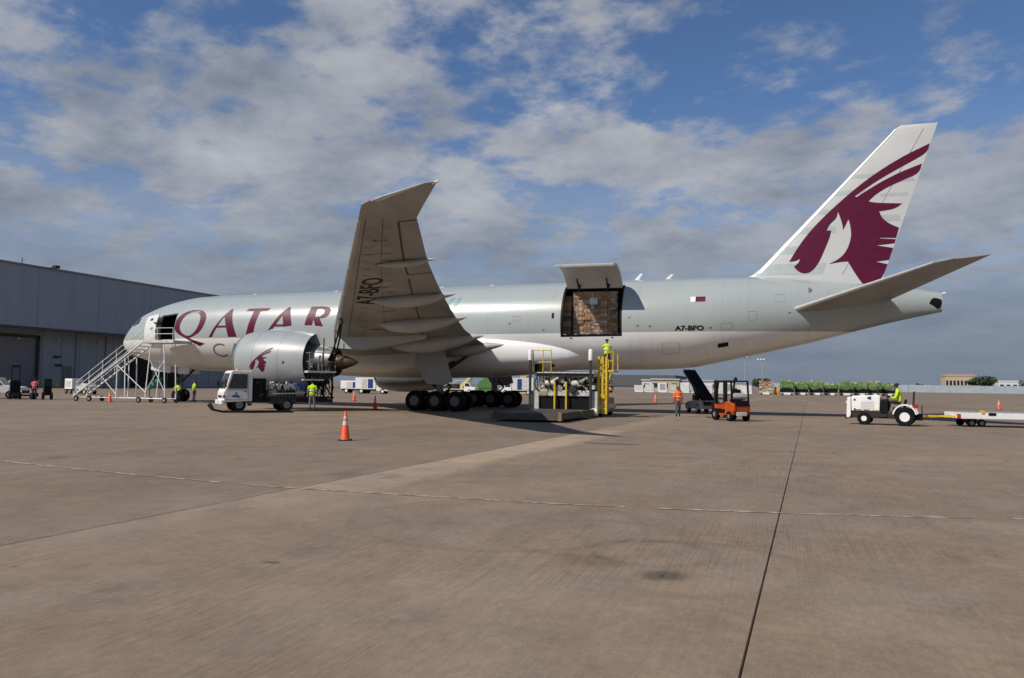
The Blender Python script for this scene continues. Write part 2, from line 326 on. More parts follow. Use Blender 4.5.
MB().bar((W0-.5,-9.5,21.7),(W0-.5,-9.5,22.8),.1).build('roof_antenna',DARK,HG)

for yy in (6.2,13.5,31): MB().tube([(-.15,yy,0),(-.15,yy,10.4)],.1,8).build('downpipe',GREY,HG,40)
for yy in (-7,1.5,11): MB().b2((-.2,yy,8.6),(.25,yy+.6,8.9)).build('wall_lamp',GALV,HG,0,.03)
# ------------------------------------------------------------------ aircraft
AC=thing('cargo_airplane','white and grey twin-engine cargo airplane with maroon oryx tail','airplane',(31.8,0,0))
_inv=Matrix.Translation((-31.8,0,0))
def PB(): return MB(_inv)                      # builds in world metres, parented to the aircraft
def ZC(x): return 5.91+.0107*(x-30)
TOP=[(0,-.74),(.06,-.5),(.25,-.2),(.5,.06),(.95,.47),(1.76,1.2),(2.48,1.7),(3.42,2.06),(4.75,2.46),(6.48,2.82),(8,3.02),(11,3.1),(44,3.1),(51,3.05),(56,2.66),(59.6,2.2),(61.5,1.92),(63,1.6)]
BOT=[(0,-.76),(.06,-.95),(.25,-1.2),(.7,-1.58),(1.5,-1.9),(2.44,-2.16),(3.95,-2.54),(5.5,-2.78),(8.4,-3.06),(10.5,-3.1),(44.4,-3.1),(46.3,-3.06),(48,-2.93),(50,-2.55),(52.8,-1.96),(55.4,-1.38),(58.16,-.67),(60.4,-.12),(62,.22),(63,.42)]
WID=[(0,.01),(.06,.3),(.25,.6),(.5,.88),(1,1.27),(2,1.82),(3,2.22),(4,2.5),(5,2.71),(6.5,2.92),(8,3.03),(10,3.1),(44,3.1),(48,2.95),(52,2.45),(56,1.7),(60,.88),(62,.45),(63,.26)]
def sec(x): 
    a,b=interp(TOP,x),interp(BOT,x); return interp(WID,x),(a-b)/2,ZC(x)+(a+b)/2
def S(x,th,off=0):
    w,h,z=sec(x); return (x,-(w+off)*cos(th),z+(h+off)*sin(th))
def skin_y(x,z,off=.006):
    w,h,zc=sec(x); s=max(-.999,min(.999,(z-zc)/h)); return -(w*sqrt(1-s*s))-off
# paint: grey above a straight cheat line, white below; rivet-line relief and grime
pmn=bpy.data.materials.new('aircraft_paint'); pmn.use_nodes=True; t=pmn.node_tree; b=t.nodes['Principled BSDF']; L=t.links
g=t.nodes.new('ShaderNodeNewGeometry'); sp=t.nodes.new('ShaderNodeSeparateXYZ'); L.new(g.outputs['Position'],sp.inputs[0])
def mt(op,a,b_=None,c=None):
    n=t.nodes.new('ShaderNodeMath'); n.operation=op
    for i,v in enumerate((a,b_,c)):
        if v is None: continue
        if isinstance(v,(int,float)): n.inputs[i].default_value=v
        else: L.new(v,n.inputs[i])
    return n.outputs[0]
line=mt('GREATER_THAN',mt('SUBTRACT',sp.outputs[2],mt('MULTIPLY',sp.outputs[0],.0075)),5.03)
mx=t.nodes.new('ShaderNodeMix'); mx.data_type='RGBA'; L.new(line,mx.inputs[0]); mx.inputs[6].default_value=(.78,.775,.755,1); mx.inputs[7].default_value=(.35,.385,.378,1)
nz=t.nodes.new('ShaderNodeTexNoise'); mp=t.nodes.new('ShaderNodeMapping'); mp.inputs['Scale'].default_value=(.25,.8,1.0); L.new(g.outputs['Position'],mp.inputs[0]); L.new(mp.outputs[0],nz.inputs['Vector']); nz.inputs['Scale'].default_value=1.3; nz.inputs['Detail'].default_value=7; nz.inputs['Roughness'].default_value=.65
gr=mt('ADD',.93,mt('MULTIPLY',nz.outputs['Fac'],.14))
seam=mt('LESS_THAN',mt('ABSOLUTE',mt('SUBTRACT',mt('FRACT',mt('MULTIPLY',sp.outputs[0],.19)),.5)),.0045)
gr=mt('MULTIPLY',gr,mt('SUBTRACT',1.0,mt('MULTIPLY',seam,.1)))
rel=mt('SUBTRACT',sp.outputs[2],mt('MULTIPLY',sp.outputs[0],.0107))
for lv in (3.5,4.35,6.35,7.3,8.0):
    gr=mt('MULTIPLY',gr,mt('SUBTRACT',1.0,mt('MULTIPLY',mt('LESS_THAN',mt('ABSOLUTE',mt('SUBTRACT',rel,lv)),.012),.1)))
stn=t.nodes.new('ShaderNodeTexNoise'); smp=t.nodes.new('ShaderNodeMapping'); smp.inputs['Scale'].default_value=(3.0,.3,.35); L.new(g.outputs['Position'],smp.inputs[0]); L.new(smp.outputs[0],stn.inputs['Vector']); stn.inputs['Scale'].default_value=1.0; stn.inputs['Detail'].default_value=6
srg=t.nodes.new('ShaderNodeMapRange'); L.new(stn.outputs['Fac'],srg.inputs[0]); srg.inputs[1].default_value=.55; srg.inputs[2].default_value=.8; srg.inputs[3].default_value=1; srg.inputs[4].default_value=.92
gr=mt('MULTIPLY',gr,srg.outputs[0])
vs=t.nodes.new('ShaderNodeVectorMath'); vs.operation='SCALE'; L.new(mx.outputs[2],vs.inputs[0]); L.new(gr,vs.inputs['Scale']); L.new(vs.outputs[0],b.inputs['Base Color'])
b.inputs['Roughness'].default_value=.3; b.inputs['Coat Weight'].default_value=.5; b.inputs['Coat Roughness'].default_value=.16
n2=t.nodes.new('ShaderNodeTexNoise'); n2.inputs['Scale'].default_value=.9; n2.inputs['Detail'].default_value=2; L.new(g.outputs['Position'],n2.inputs['Vector'])
bp=t.nodes.new('ShaderNodeBump'); bp.inputs['Strength'].default_value=.25; bp.inputs['Distance'].default_value=.03; L.new(n2.outputs['Fac'],bp.inputs['Height']); L.new(bp.outputs[0],b.inputs['Normal'])
APAINT=pmn
AWHITE=pm('aircraft_white',(.68,.68,.66),.32,var=.05,scale=.8,coat=.4); FINW=pm('fin_white',(.56,.57,.555),.33,var=.05,scale=.5,coat=.4); FINS=pm('fin_stripe_grey',(.43,.475,.46),.35,var=.05)
EDGE=pm('polished_edge',(.62,.62,.6),.48,.35,var=.08)
NACG=pm('nacelle_grey',(.335,.355,.35),.4,var=.05,scale=.7,coat=.5)
WUND=pm('wing_underside',(.285,.288,.285),.5,var=.28,scale=.55,stretch=(1,.35,1)); WDRK=pm('wing_gap',(.05,.048,.045),.7); FAIR=pm('fairing_grey',(.4,.405,.4),.42,var=.1,scale=.8)

# fuselage skin with real openings for the cargo door and crew door
CX0,CX1,CT0,CT1=39.6,43.5,-15,54; DX0,DX1,DT0,DT1=6.0,7.6,-12,30
xs=sorted(set([0,.03,.08,.15,.25,.4,.6,.8,1,1.3,1.6,2,2.4,2.8,3.2,3.6,4,4.5,5,5.5,DX0,6.5,7,DX1,8,8.5,9,9.6,10.3,11]+[12+i for i in range(28) if i<28]+[CX0,40.5,41.5,42.5,CX1,44,44.7,45.5,46.3,47,47.7,48.4,49.2,50,51,52,53,54,55,56,57,58,59,60,61,62,62.6,63]))
ths=[i*3 for i in range(120)]
V=[];F=[]
for x in xs:
    for a in ths: V.append(S(x,radians(a-180+0)))
def ang(k): return ((ths[k]-180)+180)%360-180
for i in range(len(xs)-1):
    xm=(xs[i]+xs[i+1])/2
    for k in range(120):
        am=ths[k]-180+1.5
        if CX0<xm<CX1 and CT0<am<CT1: continue
        if DX0<xm<DX1 and DT0<am<DT1: continue
        F.append((i*120+k,i*120+(k+1)%120,(i+1)*120+(k+1)%120,(i+1)*120+k))
F.append(tuple(range(120))); n0=(len(xs)-1)*120; F.append(tuple(range(n0,n0+120))[::-1])
fus=PB().add(V,F).build('fuselage',APAINT,AC,50)
# door surrounds, hold lining and floors behind the openings
def reveal(x0,x1,t0,t1,dep,name,mat,rim=.1):
    m=PB(); n=12; A=[radians(t0+(t1-t0)*i/n) for i in range(n+1)]
    loop=[(x0,a) for a in A]+[(x1,a) for a in reversed(A)]
    out=[S(x,a,.008) for x,a in loop]; inn=[S(x,a,-dep) for x,a in loop]
    xc=(x0+x1)/2; ac=radians((t0+t1)/2); k=1+rim/((x1-x0)/2)
    edge=[S(xc+(x-xc)*k,ac+(a-ac)*(1+rim/(radians(t1-t0)/2*3)),.008) for x,a in loop]
    N_=len(loop); m.add(edge+out+inn,[(i,(i+1)%N_,N_+(i+1)%N_,N_+i) for i in range(N_)]+[(N_+i,N_+(i+1)%N_,2*N_+(i+1)%N_,2*N_+i) for i in range(N_)])
    return m.build(name,mat,AC,30)
reveal(CX0,CX1,CT0,CT1,.22,'cargo_door_surround',BLACK,.13); reveal(DX0,DX1,DT0,DT1,.16,'crew_door_surround',GREY,.05)
def liner(x0,x1,ex,k,name,mat):
    m=PB(); X=[x0+(x1-x0)*i/24 for i in range(25)]; X=sorted(X+[ex[0],ex[1]]); vv=[];ff=[]
    for x in X: vv+=[S(x,radians(a-180),-k) for a in ths]
    for i in range(len(X)-1):
        for q in range(120):
            if ex[0]<(X[i]+X[i+1])/2<ex[1] and ex[2]<ths[q]-178.5<ex[3]: continue
            ff.append((i*120+q,i*120+(q+1)%120,(i+1)*120+(q+1)%120,(i+1)*120+q))
    ff+=[tuple(range(120)),tuple(range((len(X)-1)*120,len(X)*120))]
    return m.add(vv,ff).build(name,mat,fus,40)
liner(36,47,(CX0,CX1,CT0,CT1),.22,'hold_lining',LIN); liner(4.6,10.5,(DX0,DX1,DT0,DT1),.16,'cabin_lining',pm('cabin_dark',(.05,.05,.05),.8))
PB().b2((36.2,-2.6,5.12),(46.8,2.6,5.2)).build('hold_floor',GREY,fus,0)
PB().b2((4.8,-2.3,4.9),(10.4,2.3,4.98)).build('cabin_floor',GREY,fus,0)
for xx in (39.75,40.5,41.3,42.1,42.9,43.35): PB().b2((xx-.09,-2.95,5.2),(xx+.09,-2.55,5.27)).build('floor_roller',STEEL,fus,0)
# cargo door swung up on its hinge
hy,hz_=S(41.5,radians(CT1))[1:]; 
cd=sub('cargo_door',AC,(41.55-31.8,hy,hz_)); m=MB(); n=16; rot=radians(-88.5)
def dring(off):
    r=[]
    for i in range(n+1):
        a=radians(CT1+(CT0-CT1)*i/n); _,y,z=S(41.5,a,off); y-=hy; z-=hz_
        c_,s_=cos(rot),sin(rot); r.append((y*c_-z*s_,y*s_+z*c_))
    return r
o_,i_=dring(.0),dring(-.16); prof=o_+i_[::-1]; m.loft([[(x,p[0],p[1]) for p in prof] for x in (-1.93,-1.9,-.6,.7,1.9,1.93)])
m.build('door_skin',pm('door_inner_grey',(.5,.49,.46),.45,var=.1),cd,35,.015)
for xx in ():
    MB().loft([[(xx+sx,p[0],p[1]) for p in i_[2:15]+dring(-.24)[2:15][::-1]] for sx in (-.05,.05)]).build('door_rib',pm('rib_grey',(.36,.35,.33),.5),cd,35)
for xx in (-1.1,.9): MB().bar((xx,-.15,-.05),(xx+.1,-1.1,.42),.09).bar((xx-.1,.05,-.25),(xx+.15,-.4,.1),.12).build('hinge_actuator',DARK,cd)
# crew door slid forward, standing off the skin
m=PB(); A=[radians(-12+42*i/8) for i in range(9)]
m.loft([[S(x,a,.3) for a in A]+[S(x,a,.2) for a in reversed(A)] for x in (4.55,4.65,5.2,5.75,5.85)]); crew=m.build('crew_door',AWHITE,AC,40,.02)
PB().add([S(x,radians(a),.308) for x,a in ((5.05,20),(5.35,20),(5.35,24),(5.05,24))],[(0,1,2,3)]).build('door_window',GLASS,crew,0,recalc=False)
PB().add([S(x,radians(a),.308) for x,a in ((5.25,5),(5.55,5),(5.55,9),(5.25,9))],[(0,1,2,3)]).build('door_handle_recess',GREY,crew,0,recalc=False)
PB().b2((5.75,-3.2,6.3),(6.15,-2.75,6.42)).build('hinge_arm',DARK,crew)
# cockpit windows, conforming to the nose
def patch(pts,name,mat,off,parent,nn=5):
    """quad patch on the skin given four (x, theta) corners"""
    m=PB(); g_=[[None]*(nn+1) for _ in range(nn+1)]; vv=[]; ff=[]
    for i in range(nn+1):
        for j in range(nn+1):
            u,v=i/nn,j/nn; x=(1-u)*((1-v)*pts[0][0]+v*pts[3][0])+u*((1-v)*pts[1][0]+v*pts[2][0]); a=(1-u)*((1-v)*pts[0][1]+v*pts[3][1])+u*((1-v)*pts[1][1]+v*pts[2][1])
            vv.append(S(x,radians(a),off))
    for i in range(nn):
        for j in range(nn): q=i*(nn+1)+j; ff.append((q,q+1,q+nn+2,q+nn+1))
    return m.add(vv,ff).build(name,mat,parent,60,recalc=False)
for s in (0,1):
    f=(lambda a:180-a) if s else (lambda a:a)
    for q in (((1.25,50),(1.95,62),(1.55,88),(.95,88)),((1.45,36),(2.25,44),(2.0,61),(1.3,49)),((2.32,26),(3.15,28),(3.0,46),(2.36,44))):
        patch([(x,f(a)) for x,a in q],'cockpit_window',GLASS,.03,AC,12)
patch(((38.85,6),(39.02,6),(39.02,13),(38.85,13)),'door_viewport',BLACK,.012,AC,2)
patch(((44.05,4),(44.2,4),(44.2,6),(44.05,6)),'service_port',GREY,.012,AC,2)
# seal line round the nose radome
PB().loft([[S(x,radians(a),.003) for a in range(0,360,6)] for x in (1.02,1.035)],False).build('radome_seam',GREY,AC,60,recalc=False)
# lettering, wrapped on the skin
from mathutils.geometry import tessellate_polygon
def decal(polys,fmap,name,mat,parent,step=.3,M=None,cut='v'):
    """polys: list of (outline, holes) in a plane; sliced and mapped to the surface by fmap"""
    bm=bmesh.new()
    for out,holes in polys:
        loops=[[Vector((p[0],p[1],0)) for p in l] for l in [out]+holes]; flat=[p for l in loops for p in l]
        vs=[bm.verts.new(p) for p in flat]
        for tri in tessellate_polygon(loops):
            try: bm.faces.new([vs[i] for i in tri])
            except ValueError: pass
    for ax in ((0,1) if cut=='uv' else (1,)):
        lo=min(v.co[ax] for v in bm.verts); hi=max(v.co[ax] for v in bm.verts); k=lo+step
        while k<hi:
            no=(1,0,0) if ax==0 else (0,1,0); co=(k,0,0) if ax==0 else (0,k,0)
            bmesh.ops.bisect_plane(bm,geom=bm.verts[:]+bm.edges[:]+bm.faces[:],plane_co=co,plane_no=no); k+=step
    me=bpy.data.meshes.new(name)
    for v in bm.verts:
        p=Vector(fmap(v.co.x,v.co.y)); v.co=(M@p) if M else p
    bm.to_mesh(me); bm.free(); me.materials.append(mat); o=bpy.data.objects.new(name,me); col.objects.link(o); o.parent=parent
    return o
def fus_map(x,r): z=ZC(x)+r; return (x,skin_y(x,z,.007),z)
Q=([(7.59,.4),(7.69,.93),(7.84,1.18),(8.06,1.38),(8.35,1.55),(8.69,1.66),(9.05,1.71),(9.41,1.71),(9.75,1.68),(10.05,1.61),(10.28,1.49),(10.46,1.33),(10.56,1.1),(10.59,.86),(10.54,.57),(10.42,.28),(10.23,.02),(9.97,-.2),(9.5,-.43),(9.11,-.56),(9.68,-.76),(10.56,-1.01),(10.01,-1.2),(9.36,-.89),(8.71,-.55),(8.13,-.28),(7.88,-.12),(7.71,.06),(7.62,.22)],
   [[(8.14,.39),(8.17,.62),(8.24,.85),(8.37,1.1),(8.55,1.31),(8.8,1.44),(9.1,1.49),(9.4,1.49),(9.66,1.44),(9.86,1.32),(9.99,1.14),(10.05,.95),(10.04,.74),(9.98,.47),(9.87,.22),(9.7,-.01),(9.49,-.19),(9.25,-.32),(9.02,-.37),(8.75,-.33),(8.53,-.22),(8.36,-.1),(8.25,.05),(8.17,.2)]])
LET=[Q,([(10.98,-.52),(11.45,.19),(12.19,1.15),(12.71,1.7),(12.86,1.7),(13.13,.68),(13.61,-.52),(12.8,-.52),(12.61,.21),(11.73,.21),(11.29,-.52)],[[(11.83,.37),(12.56,.37),(12.31,1.08)]]),
 ([(14.14,1.48),(14.32,1.69),(16.3,1.69),(16.13,1.47),(15.76,1.46),(15.5,1.43),(15.33,.76),(15.06,-.52),(14.4,-.52),(14.73,.77),(14.88,1.45),(14.47,1.48)],[]),
 ([(16.1,-.52),(16.62,.18),(17.33,1.16),(17.9,1.7),(18.07,1.7),(18.28,1.07),(18.76,-.52),(17.98,-.52),(17.77,.2),(17.0,.2),(16.46,-.52)],[[(17.14,.36),(17.76,.36),(17.58,1.02)]]),
 ([(19.5,-.52),(19.7,.66),(19.9,1.69),(20.78,1.69),(21.42,1.62),(21.71,1.36),(21.65,1.05),(21.38,.81),(20.88,.73),(21.62,-.52),(20.82,-.52),(20.36,.7),(20.13,-.52)],[[(20.45,.87),(20.88,.88),(21.15,1.13),(21.15,1.37),(20.86,1.49),(20.5,1.48)]])]
for l in LET: decal([l],fus_map,'livery_letter',MAR,fus,.2,_inv)
def text_polys(s,size,bold=.0):
    """outline of built-in lettering as flat triangles -> list of polygons"""
    cu=bpy.data.curves.new('t','FONT'); cu.body=s; cu.size=size; cu.offset=bold; cu.resolution_u=3
    o=bpy.data.objects.new('t',cu); col.objects.link(o); dg=bpy.context.evaluated_depsgraph_get(); me=bpy.data.meshes.new_from_object(o.evaluated_get(dg))
    P=[([tuple(me.vertices[i].co[:2]) for i in p.vertices],[]) for p in me.polygons]
    bpy.data.objects.remove(o); bpy.data.curves.remove(cu); bpy.data.meshes.remove(me); return P
def xform(P,sx,sy,ox,oy): return [([(p[0]*sx+ox,p[1]*sy+oy) for p in o],[]) for o,_ in P]
def extent(P): xs_=[p[0] for o,_ in P for p in o]; ys_=[p[1] for o,_ in P for p in o]; return min(xs_),max(xs_),min(ys_),max(ys_)
def fit_text(s,x0,x1,y0,y1,bold=0):
    P=text_polys(s,1,bold); a,b_,c,d=extent(P); sx=(x1-x0)/(b_-a); sy=(y1-y0)/(d-c); return xform(P,sx,sy,x0-a*sx,y0-c*sy)
# CARGO in thin grey capitals: ring-shaped C and G, drawn strokes for the others
def arcpoly(cx,cy,rx,ry,a0,a1,w,n=22):
    A=[radians(a0+(a1-a0)*i/n) for i in range(n+1)]; return ([(cx+rx*cos(a),cy+ry*sin(a)) for a in A]+[(cx+(rx-w)*cos(a),cy+(ry-w*.9)*sin(a)) for a in reversed(A)],[])
decal([arcpoly(11.9,-1.53,.72,.52,48,312,.13)],fus_map,'subtitle_letter',GTXT,fus,.15,_inv)
decal([([(12.65,-2.05),(13.3,-1.02),(13.45,-1.02),(14.3,-2.05),(14.11,-2.05),(13.37,-1.17),(12.84,-2.05)],[])],fus_map,'subtitle_letter',GTXT,fus,.15,_inv)
decal([([(14.9,-2.05),(14.9,-1.02),(15.6,-1.05),(15.85,-1.3),(15.6,-1.55),(15.9,-2.05),(15.7,-2.05),(15.35,-1.6),(15.03,-1.6),(15.03,-2.05)],[[(15.03,-1.48),(15.5,-1.44),(15.68,-1.3),(15.5,-1.16),(15.03,-1.14)]])],fus_map,'subtitle_letter',GTXT,fus,.15,_inv)
decal([arcpoly(17.0,-1.53,.72,.52,48,340,.13)],fus_map,'subtitle_letter',GTXT,fus,.15,_inv)
decal([arcpoly(18.7,-1.53,.74,.52,0,359.9,.13)],fus_map,'subtitle_letter',GTXT,fus,.15,_inv)
decal(fit_text('A7-BFO',47.05,48.88,5.44-ZC(48),5.78-ZC(48),.045),fus_map,'registration_lettering',BLACK,fus,.2,_inv)
decal([([(48.02,1.22),(48.34,1.22),(48.34,1.56),(48.02,1.56)],[])],fus_map,'flag_white_field',WHITE,fus,.2,_inv)
decal([([(48.34,1.22),(48.96,1.22),(48.96,1.56),(48.34,1.56)],[])],fus_map,'flag_maroon_field',MAR,fus,.2,_inv)
for q in ([(30.9,1.35),(31.15,1.35),(31.55,2.0),(31.2,2.0)],[(31.5,1.2),(31.75,1.2),(32.05,2.0),(31.8,2.0)]): decal([(q,[])],fus_map,'teal_letter_stroke',TEAL,fus,.2,_inv)
# hatch outlines and small placards on the skin
HTM=pm('hatch_line',(.3,.315,.31),.5); 
def hatch(x0,x1,t0,t1,w=.022):
    wt=math.degrees(w/3.1)
    for q in (((x0,t0),(x1,t0),(x1,t0+wt),(x0,t0+wt)),((x0,t1),(x1,t1),(x1,t1+wt),(x0,t1+wt)),((x0,t0),(x0+w,t0),(x0+w,t1),(x0,t1)),((x1,t0),(x1+w,t0),(x1+w,t1+wt),(x1,t1+wt))): patch(q,'hatch_line',HTM,.012,AC,6)
for a in ((46.2,47.3,-44,-28),(51.6,52.1,-10,2),(12.2,13.1,-52,-40),(16.4,16.9,-40,-33),(53.2,53.8,14,26),(9.3,9.7,-38,-31),(36.1,36.6,4,10),(49.9,50.6,-18,-10)): hatch(*a)
for x,a in ((44.6,-6),(45.4,-7),(40.1,-20),(42.9,-20),(8.1,-16),(5.1,-22),(9.0,-20),(49.2,-14),(54,-5),(38.2,-9),(35.8,0)): patch(((x,a),(x+.16,a),(x+.16,a+1.6),(x,a+1.6)),'placard',GTXT,.012,AC,2)
# roof antennas
for x,hh in ((43.9,.5),(46.0,.36),(12.5,.1),(20,.1),(33,.1),(29,.1)):
    zt=ZC(x)+interp(TOP,x)-.02
    PB().prism([(x,zt),(x+.32,zt),(x+.62,zt+hh),(x+.45,zt+hh)],'y',-.02,.02).build('blade_antenna',WHITE,AC,0)
# wing to body fairing
def fsec(x):
    u=(x-15.5)/(41.2-15.5); u=max(0,min(1,u)); s=sin(pi*u)**.42 if 0<u<1 else 0
    return 1.6+2.0*s,.5+1.25*s
rg=[]
for i in range(41):
    x=15.5+(41.2-15.5)*i/40; w_,h_=fsec(x); zc=ZC(x)-1.95; rg.append([(x,-w_*(abs(cos(a))**.8)*(1 if cos(a)>0 else -1),zc+h_*(abs(sin(a))**.8)*(1 if sin(a)>0 else -1)) for a in [2*pi*k/48 for k in range(48)]])
PB().loft(rg).build('belly_fairing',APAINT,AC,50)

# wings
LEW=[(2.6,21.5),(3.1,21.83),(31.0,39.75),(31.5,40.75),(32.0,41.9),(32.4,42.8)]
TEW=[(2.6,34.4),(3.1,34.5),(6.4,34.8),(10,35.3),(14,36.3),(18.2,37.45),(20.8,38.2),(24.4,39.3),(26.6,40.1),(29.5,41.15),(30.6,41.9),(31.5,42.55),(32.0,42.9),(32.4,43.2)]
def lin(tab,x):
    for (a,b_),(c,d) in zip(tab,tab[1:]):
        if x<=c: return b_+(d-b_)*(x-a)/(c-a)
    return tab[-1][1]
def ZW(y):
    s=max(0,y-3.1)/29.3; return 4.35+.105*29.3*s+(8.17-4.35-.105*29.3)*s*s+.12*sin(pi*min(1,s))*0
def tcw(y): return .13-.045*min(1,(y-3)/22) if y<31 else .085*max(.35,1-(y-31)/2.5)
def foil(u): return 5*(.2969*sqrt(max(u,0))-.126*u-.3516*u*u+.2843*u**3-.1036*u**4)
US=[0,.006,.02,.05,.1,.18,.28,.4,.52,.64,.76,.88,.96,1]
def wing_pt(y,u,lower,side=-1):
    l,t_=lin(LEW,y),lin(TEW,y); c=t_-l; T=tcw(y)*c
    camb=.012*c*sin(pi*min(1,u))
    z=ZW(y)+camb+( -.92 if lower else 1.08)*foil(u)*T
    return (l+u*c,side*y,z)
def wing_low(x,y,off=.012):
    y=abs(y); l,t_=lin(LEW,y),lin(TEW,y); u=max(0,min(1,(x-l)/(t_-l))); return wing_pt(y,u,True)[2]-off
ysw=[2.6,3.1,4.5,6.4,8,10,12,14,16,18.2,20.8,22.6,24.4,26.6,28.5,29.5,30.6,31.0,31.5,32.0,32.4]
PANM=pm('access_panel_grey',(.235,.235,.23),.5,var=.2); STNM=pm('oil_streak_brown',(.17,.15,.125),.55,var=.35)
def make_wing(side):
    W=sub('wing',AC); rg=[]
    for y in ysw: rg.append([wing_pt(y,u,False,side) for u in US]+[wing_pt(y,u,True,side) for u in reversed(US[1:-1])])
    PB().loft(rg).build('wing_panel',WUND,W,40)
    # bright slats along the leading edge
    for a,b_ in ((11.3,15.2),(15.3,19.6),(19.7,24.1),(24.2,29.6),(4.6,8.2)):
        r_=[]
        for i in range(5):
            y=a+(b_-a)*i/4; pr_=[wing_pt(y,u,False,side) for u in (.09,.05,.02,.006,0)]+[wing_pt(y,u,True,side) for u in (.006,.02,.045)]
            c=lin(TEW,y)-lin(LEW,y); o1=[(p[0]-.012*c*.5,p[1],p[2]+(.015 if k<4 else -.015 if k>4 else 0)) for k,p in enumerate(pr_)]; r_.append(o1+[(p[0]+.04,p[1],p[2]) for p in reversed(pr_)])
        PB().loft(r_).build('slat',pm('slat_metal',(.46,.45,.42),.35,.5,var=.1),W,40)
    # aileron, flaperon and flap hinge gaps on the underside
    def gap(y0,u0,y1,u1,w):
        vv=[];k=10
        for i in range(k+1):
            y=y0+(y1-y0)*i/k; u=u0+(u1-u0)*i/k; l=lin(LEW,y); c=lin(TEW,y)-l
            for s in (-1,1):
                x=l+u*c+s*w/2 if abs(y1-y0)>.3 else l+u*c; yy=y if abs(y1-y0)>.3 else y+s*w/2
                vv.append((x,side*yy,wing_low(x,yy)))
        PB().add(vv,[(2*i,2*i+1,2*i+3,2*i+2) for i in range(k)]).build('control_gap',WDRK,W,0,recalc=False)
    for a in ((22.8,.72,29.3,.69,.09),(3.6,.7,10.6,.69,.08),(11.6,.71,22.2,.72,.08),(4,.12,29.8,.13,.03),(4,.42,29.8,.42,.02),(29.3,.69,29.31,.99,.07),(22.8,.72,22.81,.99,.07),(26,.15,26.01,.68,.02),(20,.15,20.01,.7,.02),(14.6,.15,14.61,.7,.02)): gap(*a)
    # rows of oval tank access panels
    for y_ in [5+.95*i for i in range(26)]:
        for u_ in (.24,.5):
            l=lin(LEW,y_); c=lin(TEW,y_)-l; q=[]
            for k in range(14): a=2*pi*k/14; x_=l+u_*c+.24*cos(a); yy=y_+.15*sin(a); q.append((x_,side*yy,wing_low(x_,yy,.006)))
            PB().add(q,[tuple(range(14))]).build('access_panel',PANM,W,0,recalc=False)
    for y0_,u0_,ln in ((12,.3,1.4),(16.4,.35,1.1),(21,.3,.9),(24.6,.34,.8),(27.5,.3,.6)):
        l=lin(LEW,y0_); c=lin(TEW,y0_)-l; q=[]
        for k in range(9): u_=k/8; x_=l+u0_*c+ln*u_; q+=[(x_,side*(y0_+s_*(.12+.1*sin(5*u_+y0_))*(1-u_*.6)),wing_low(x_,y0_,.009)) for s_ in (-1,1)]
        PB().add(q,[(2*k,2*k+1,2*k+3,2*k+2) for k in range(8)]).build('oil_streak',STNM,W,0,recalc=False)
    # flap track fairings
    for y,x0,x1,wd,dp in ((24.9,37.2,39.95,.16,.2),(19.2,34.0,38.5,.36,.45),(13.9,31.6,37.0,.46,.62),(8.3,29.3,35.95,.55,.78),(4.75,30.5,36.1,.46,.6)):
        r_=[];k=18
        for i in range(k+1):
            u=i/k; x=x0+(x1-x0)*u; s=max(.012,(sin(pi*u**.8))**.75); xt=min(x,lin(TEW,y)-.05); zt=wing_low(xt,y,0)-.0; zc=zt-(.10+.33*dp*s)+(.06 if x>lin(TEW,y) else 0)
            r_.append([(x,side*(y+wd*s*cos(a)),zc+(dp*s*.72)*sin(a)) for a in [2*pi*j/18 for j in range(18)]])
        PB().loft(r_).build('flap_track_fairing',FAIR,W,50)
    m=PB()
    pr_=[wing_pt(y,u,False,side) for y in (30.95,31.1,31.25) for u in (.06,.0)]+[wing_pt(y,.08,True,side) for y in (30.95,31.1,31.25)]
    m.add([(p[0]-.03,p[1],p[2]) for p in pr_],[(0,1,3,2),(2,3,5,4),(1,6,7,3),(3,7,8,5)]).build('navigation_light',RED if side<0 else pm('green_lens',(.02,.35,.05),.25),W,0,recalc=False)
    rr=[]
    for y in (31.3,31.6,32.0,32.4): 
        a_=[wing_pt(y,u,False,side) for u in (.2,.08,0)]+[wing_pt(y,u,True,side) for u in (.08,.14)]; rr.append([(p[0]-.02,p[1],p[2]+(.012 if k<2 else -.012 if k>2 else 0)) for k,p in enumerate(a_)])
    PB().add([p for r in rr for p in r],[(i*5+k,i*5+k+1,i*5+k+6,i*5+k+5) for i in range(3) for k in range(4)]).build('tip_leading_edge',EDGE,W,60,recalc=False)
    PB().tube([(43.0,side*32.3,ZW(32.3)),(43.25,side*32.42,ZW(32.4)+.03)],[.05,.02]).build('tip_light',WHITE,W)
    return W
WL=make_wing(-1); WR=make_wing(1)
for o in WL.children:
    pass
WL['label']='wing with A7-BFO lettered on its underside'
# registration under the port wing: reads outboard, letter tops towards the leading edge
def wing_map(a,h):
    y=18.1+a; l=lin(LEW,y); x=l+2.0-h; return (x,-y,wing_low(x,y,.014))
decal(fit_text('A7-BFO',0,4.6,0,1.15,.015),wing_map,'underwing_registration',BLACK,WL,.25,_inv,'uv')

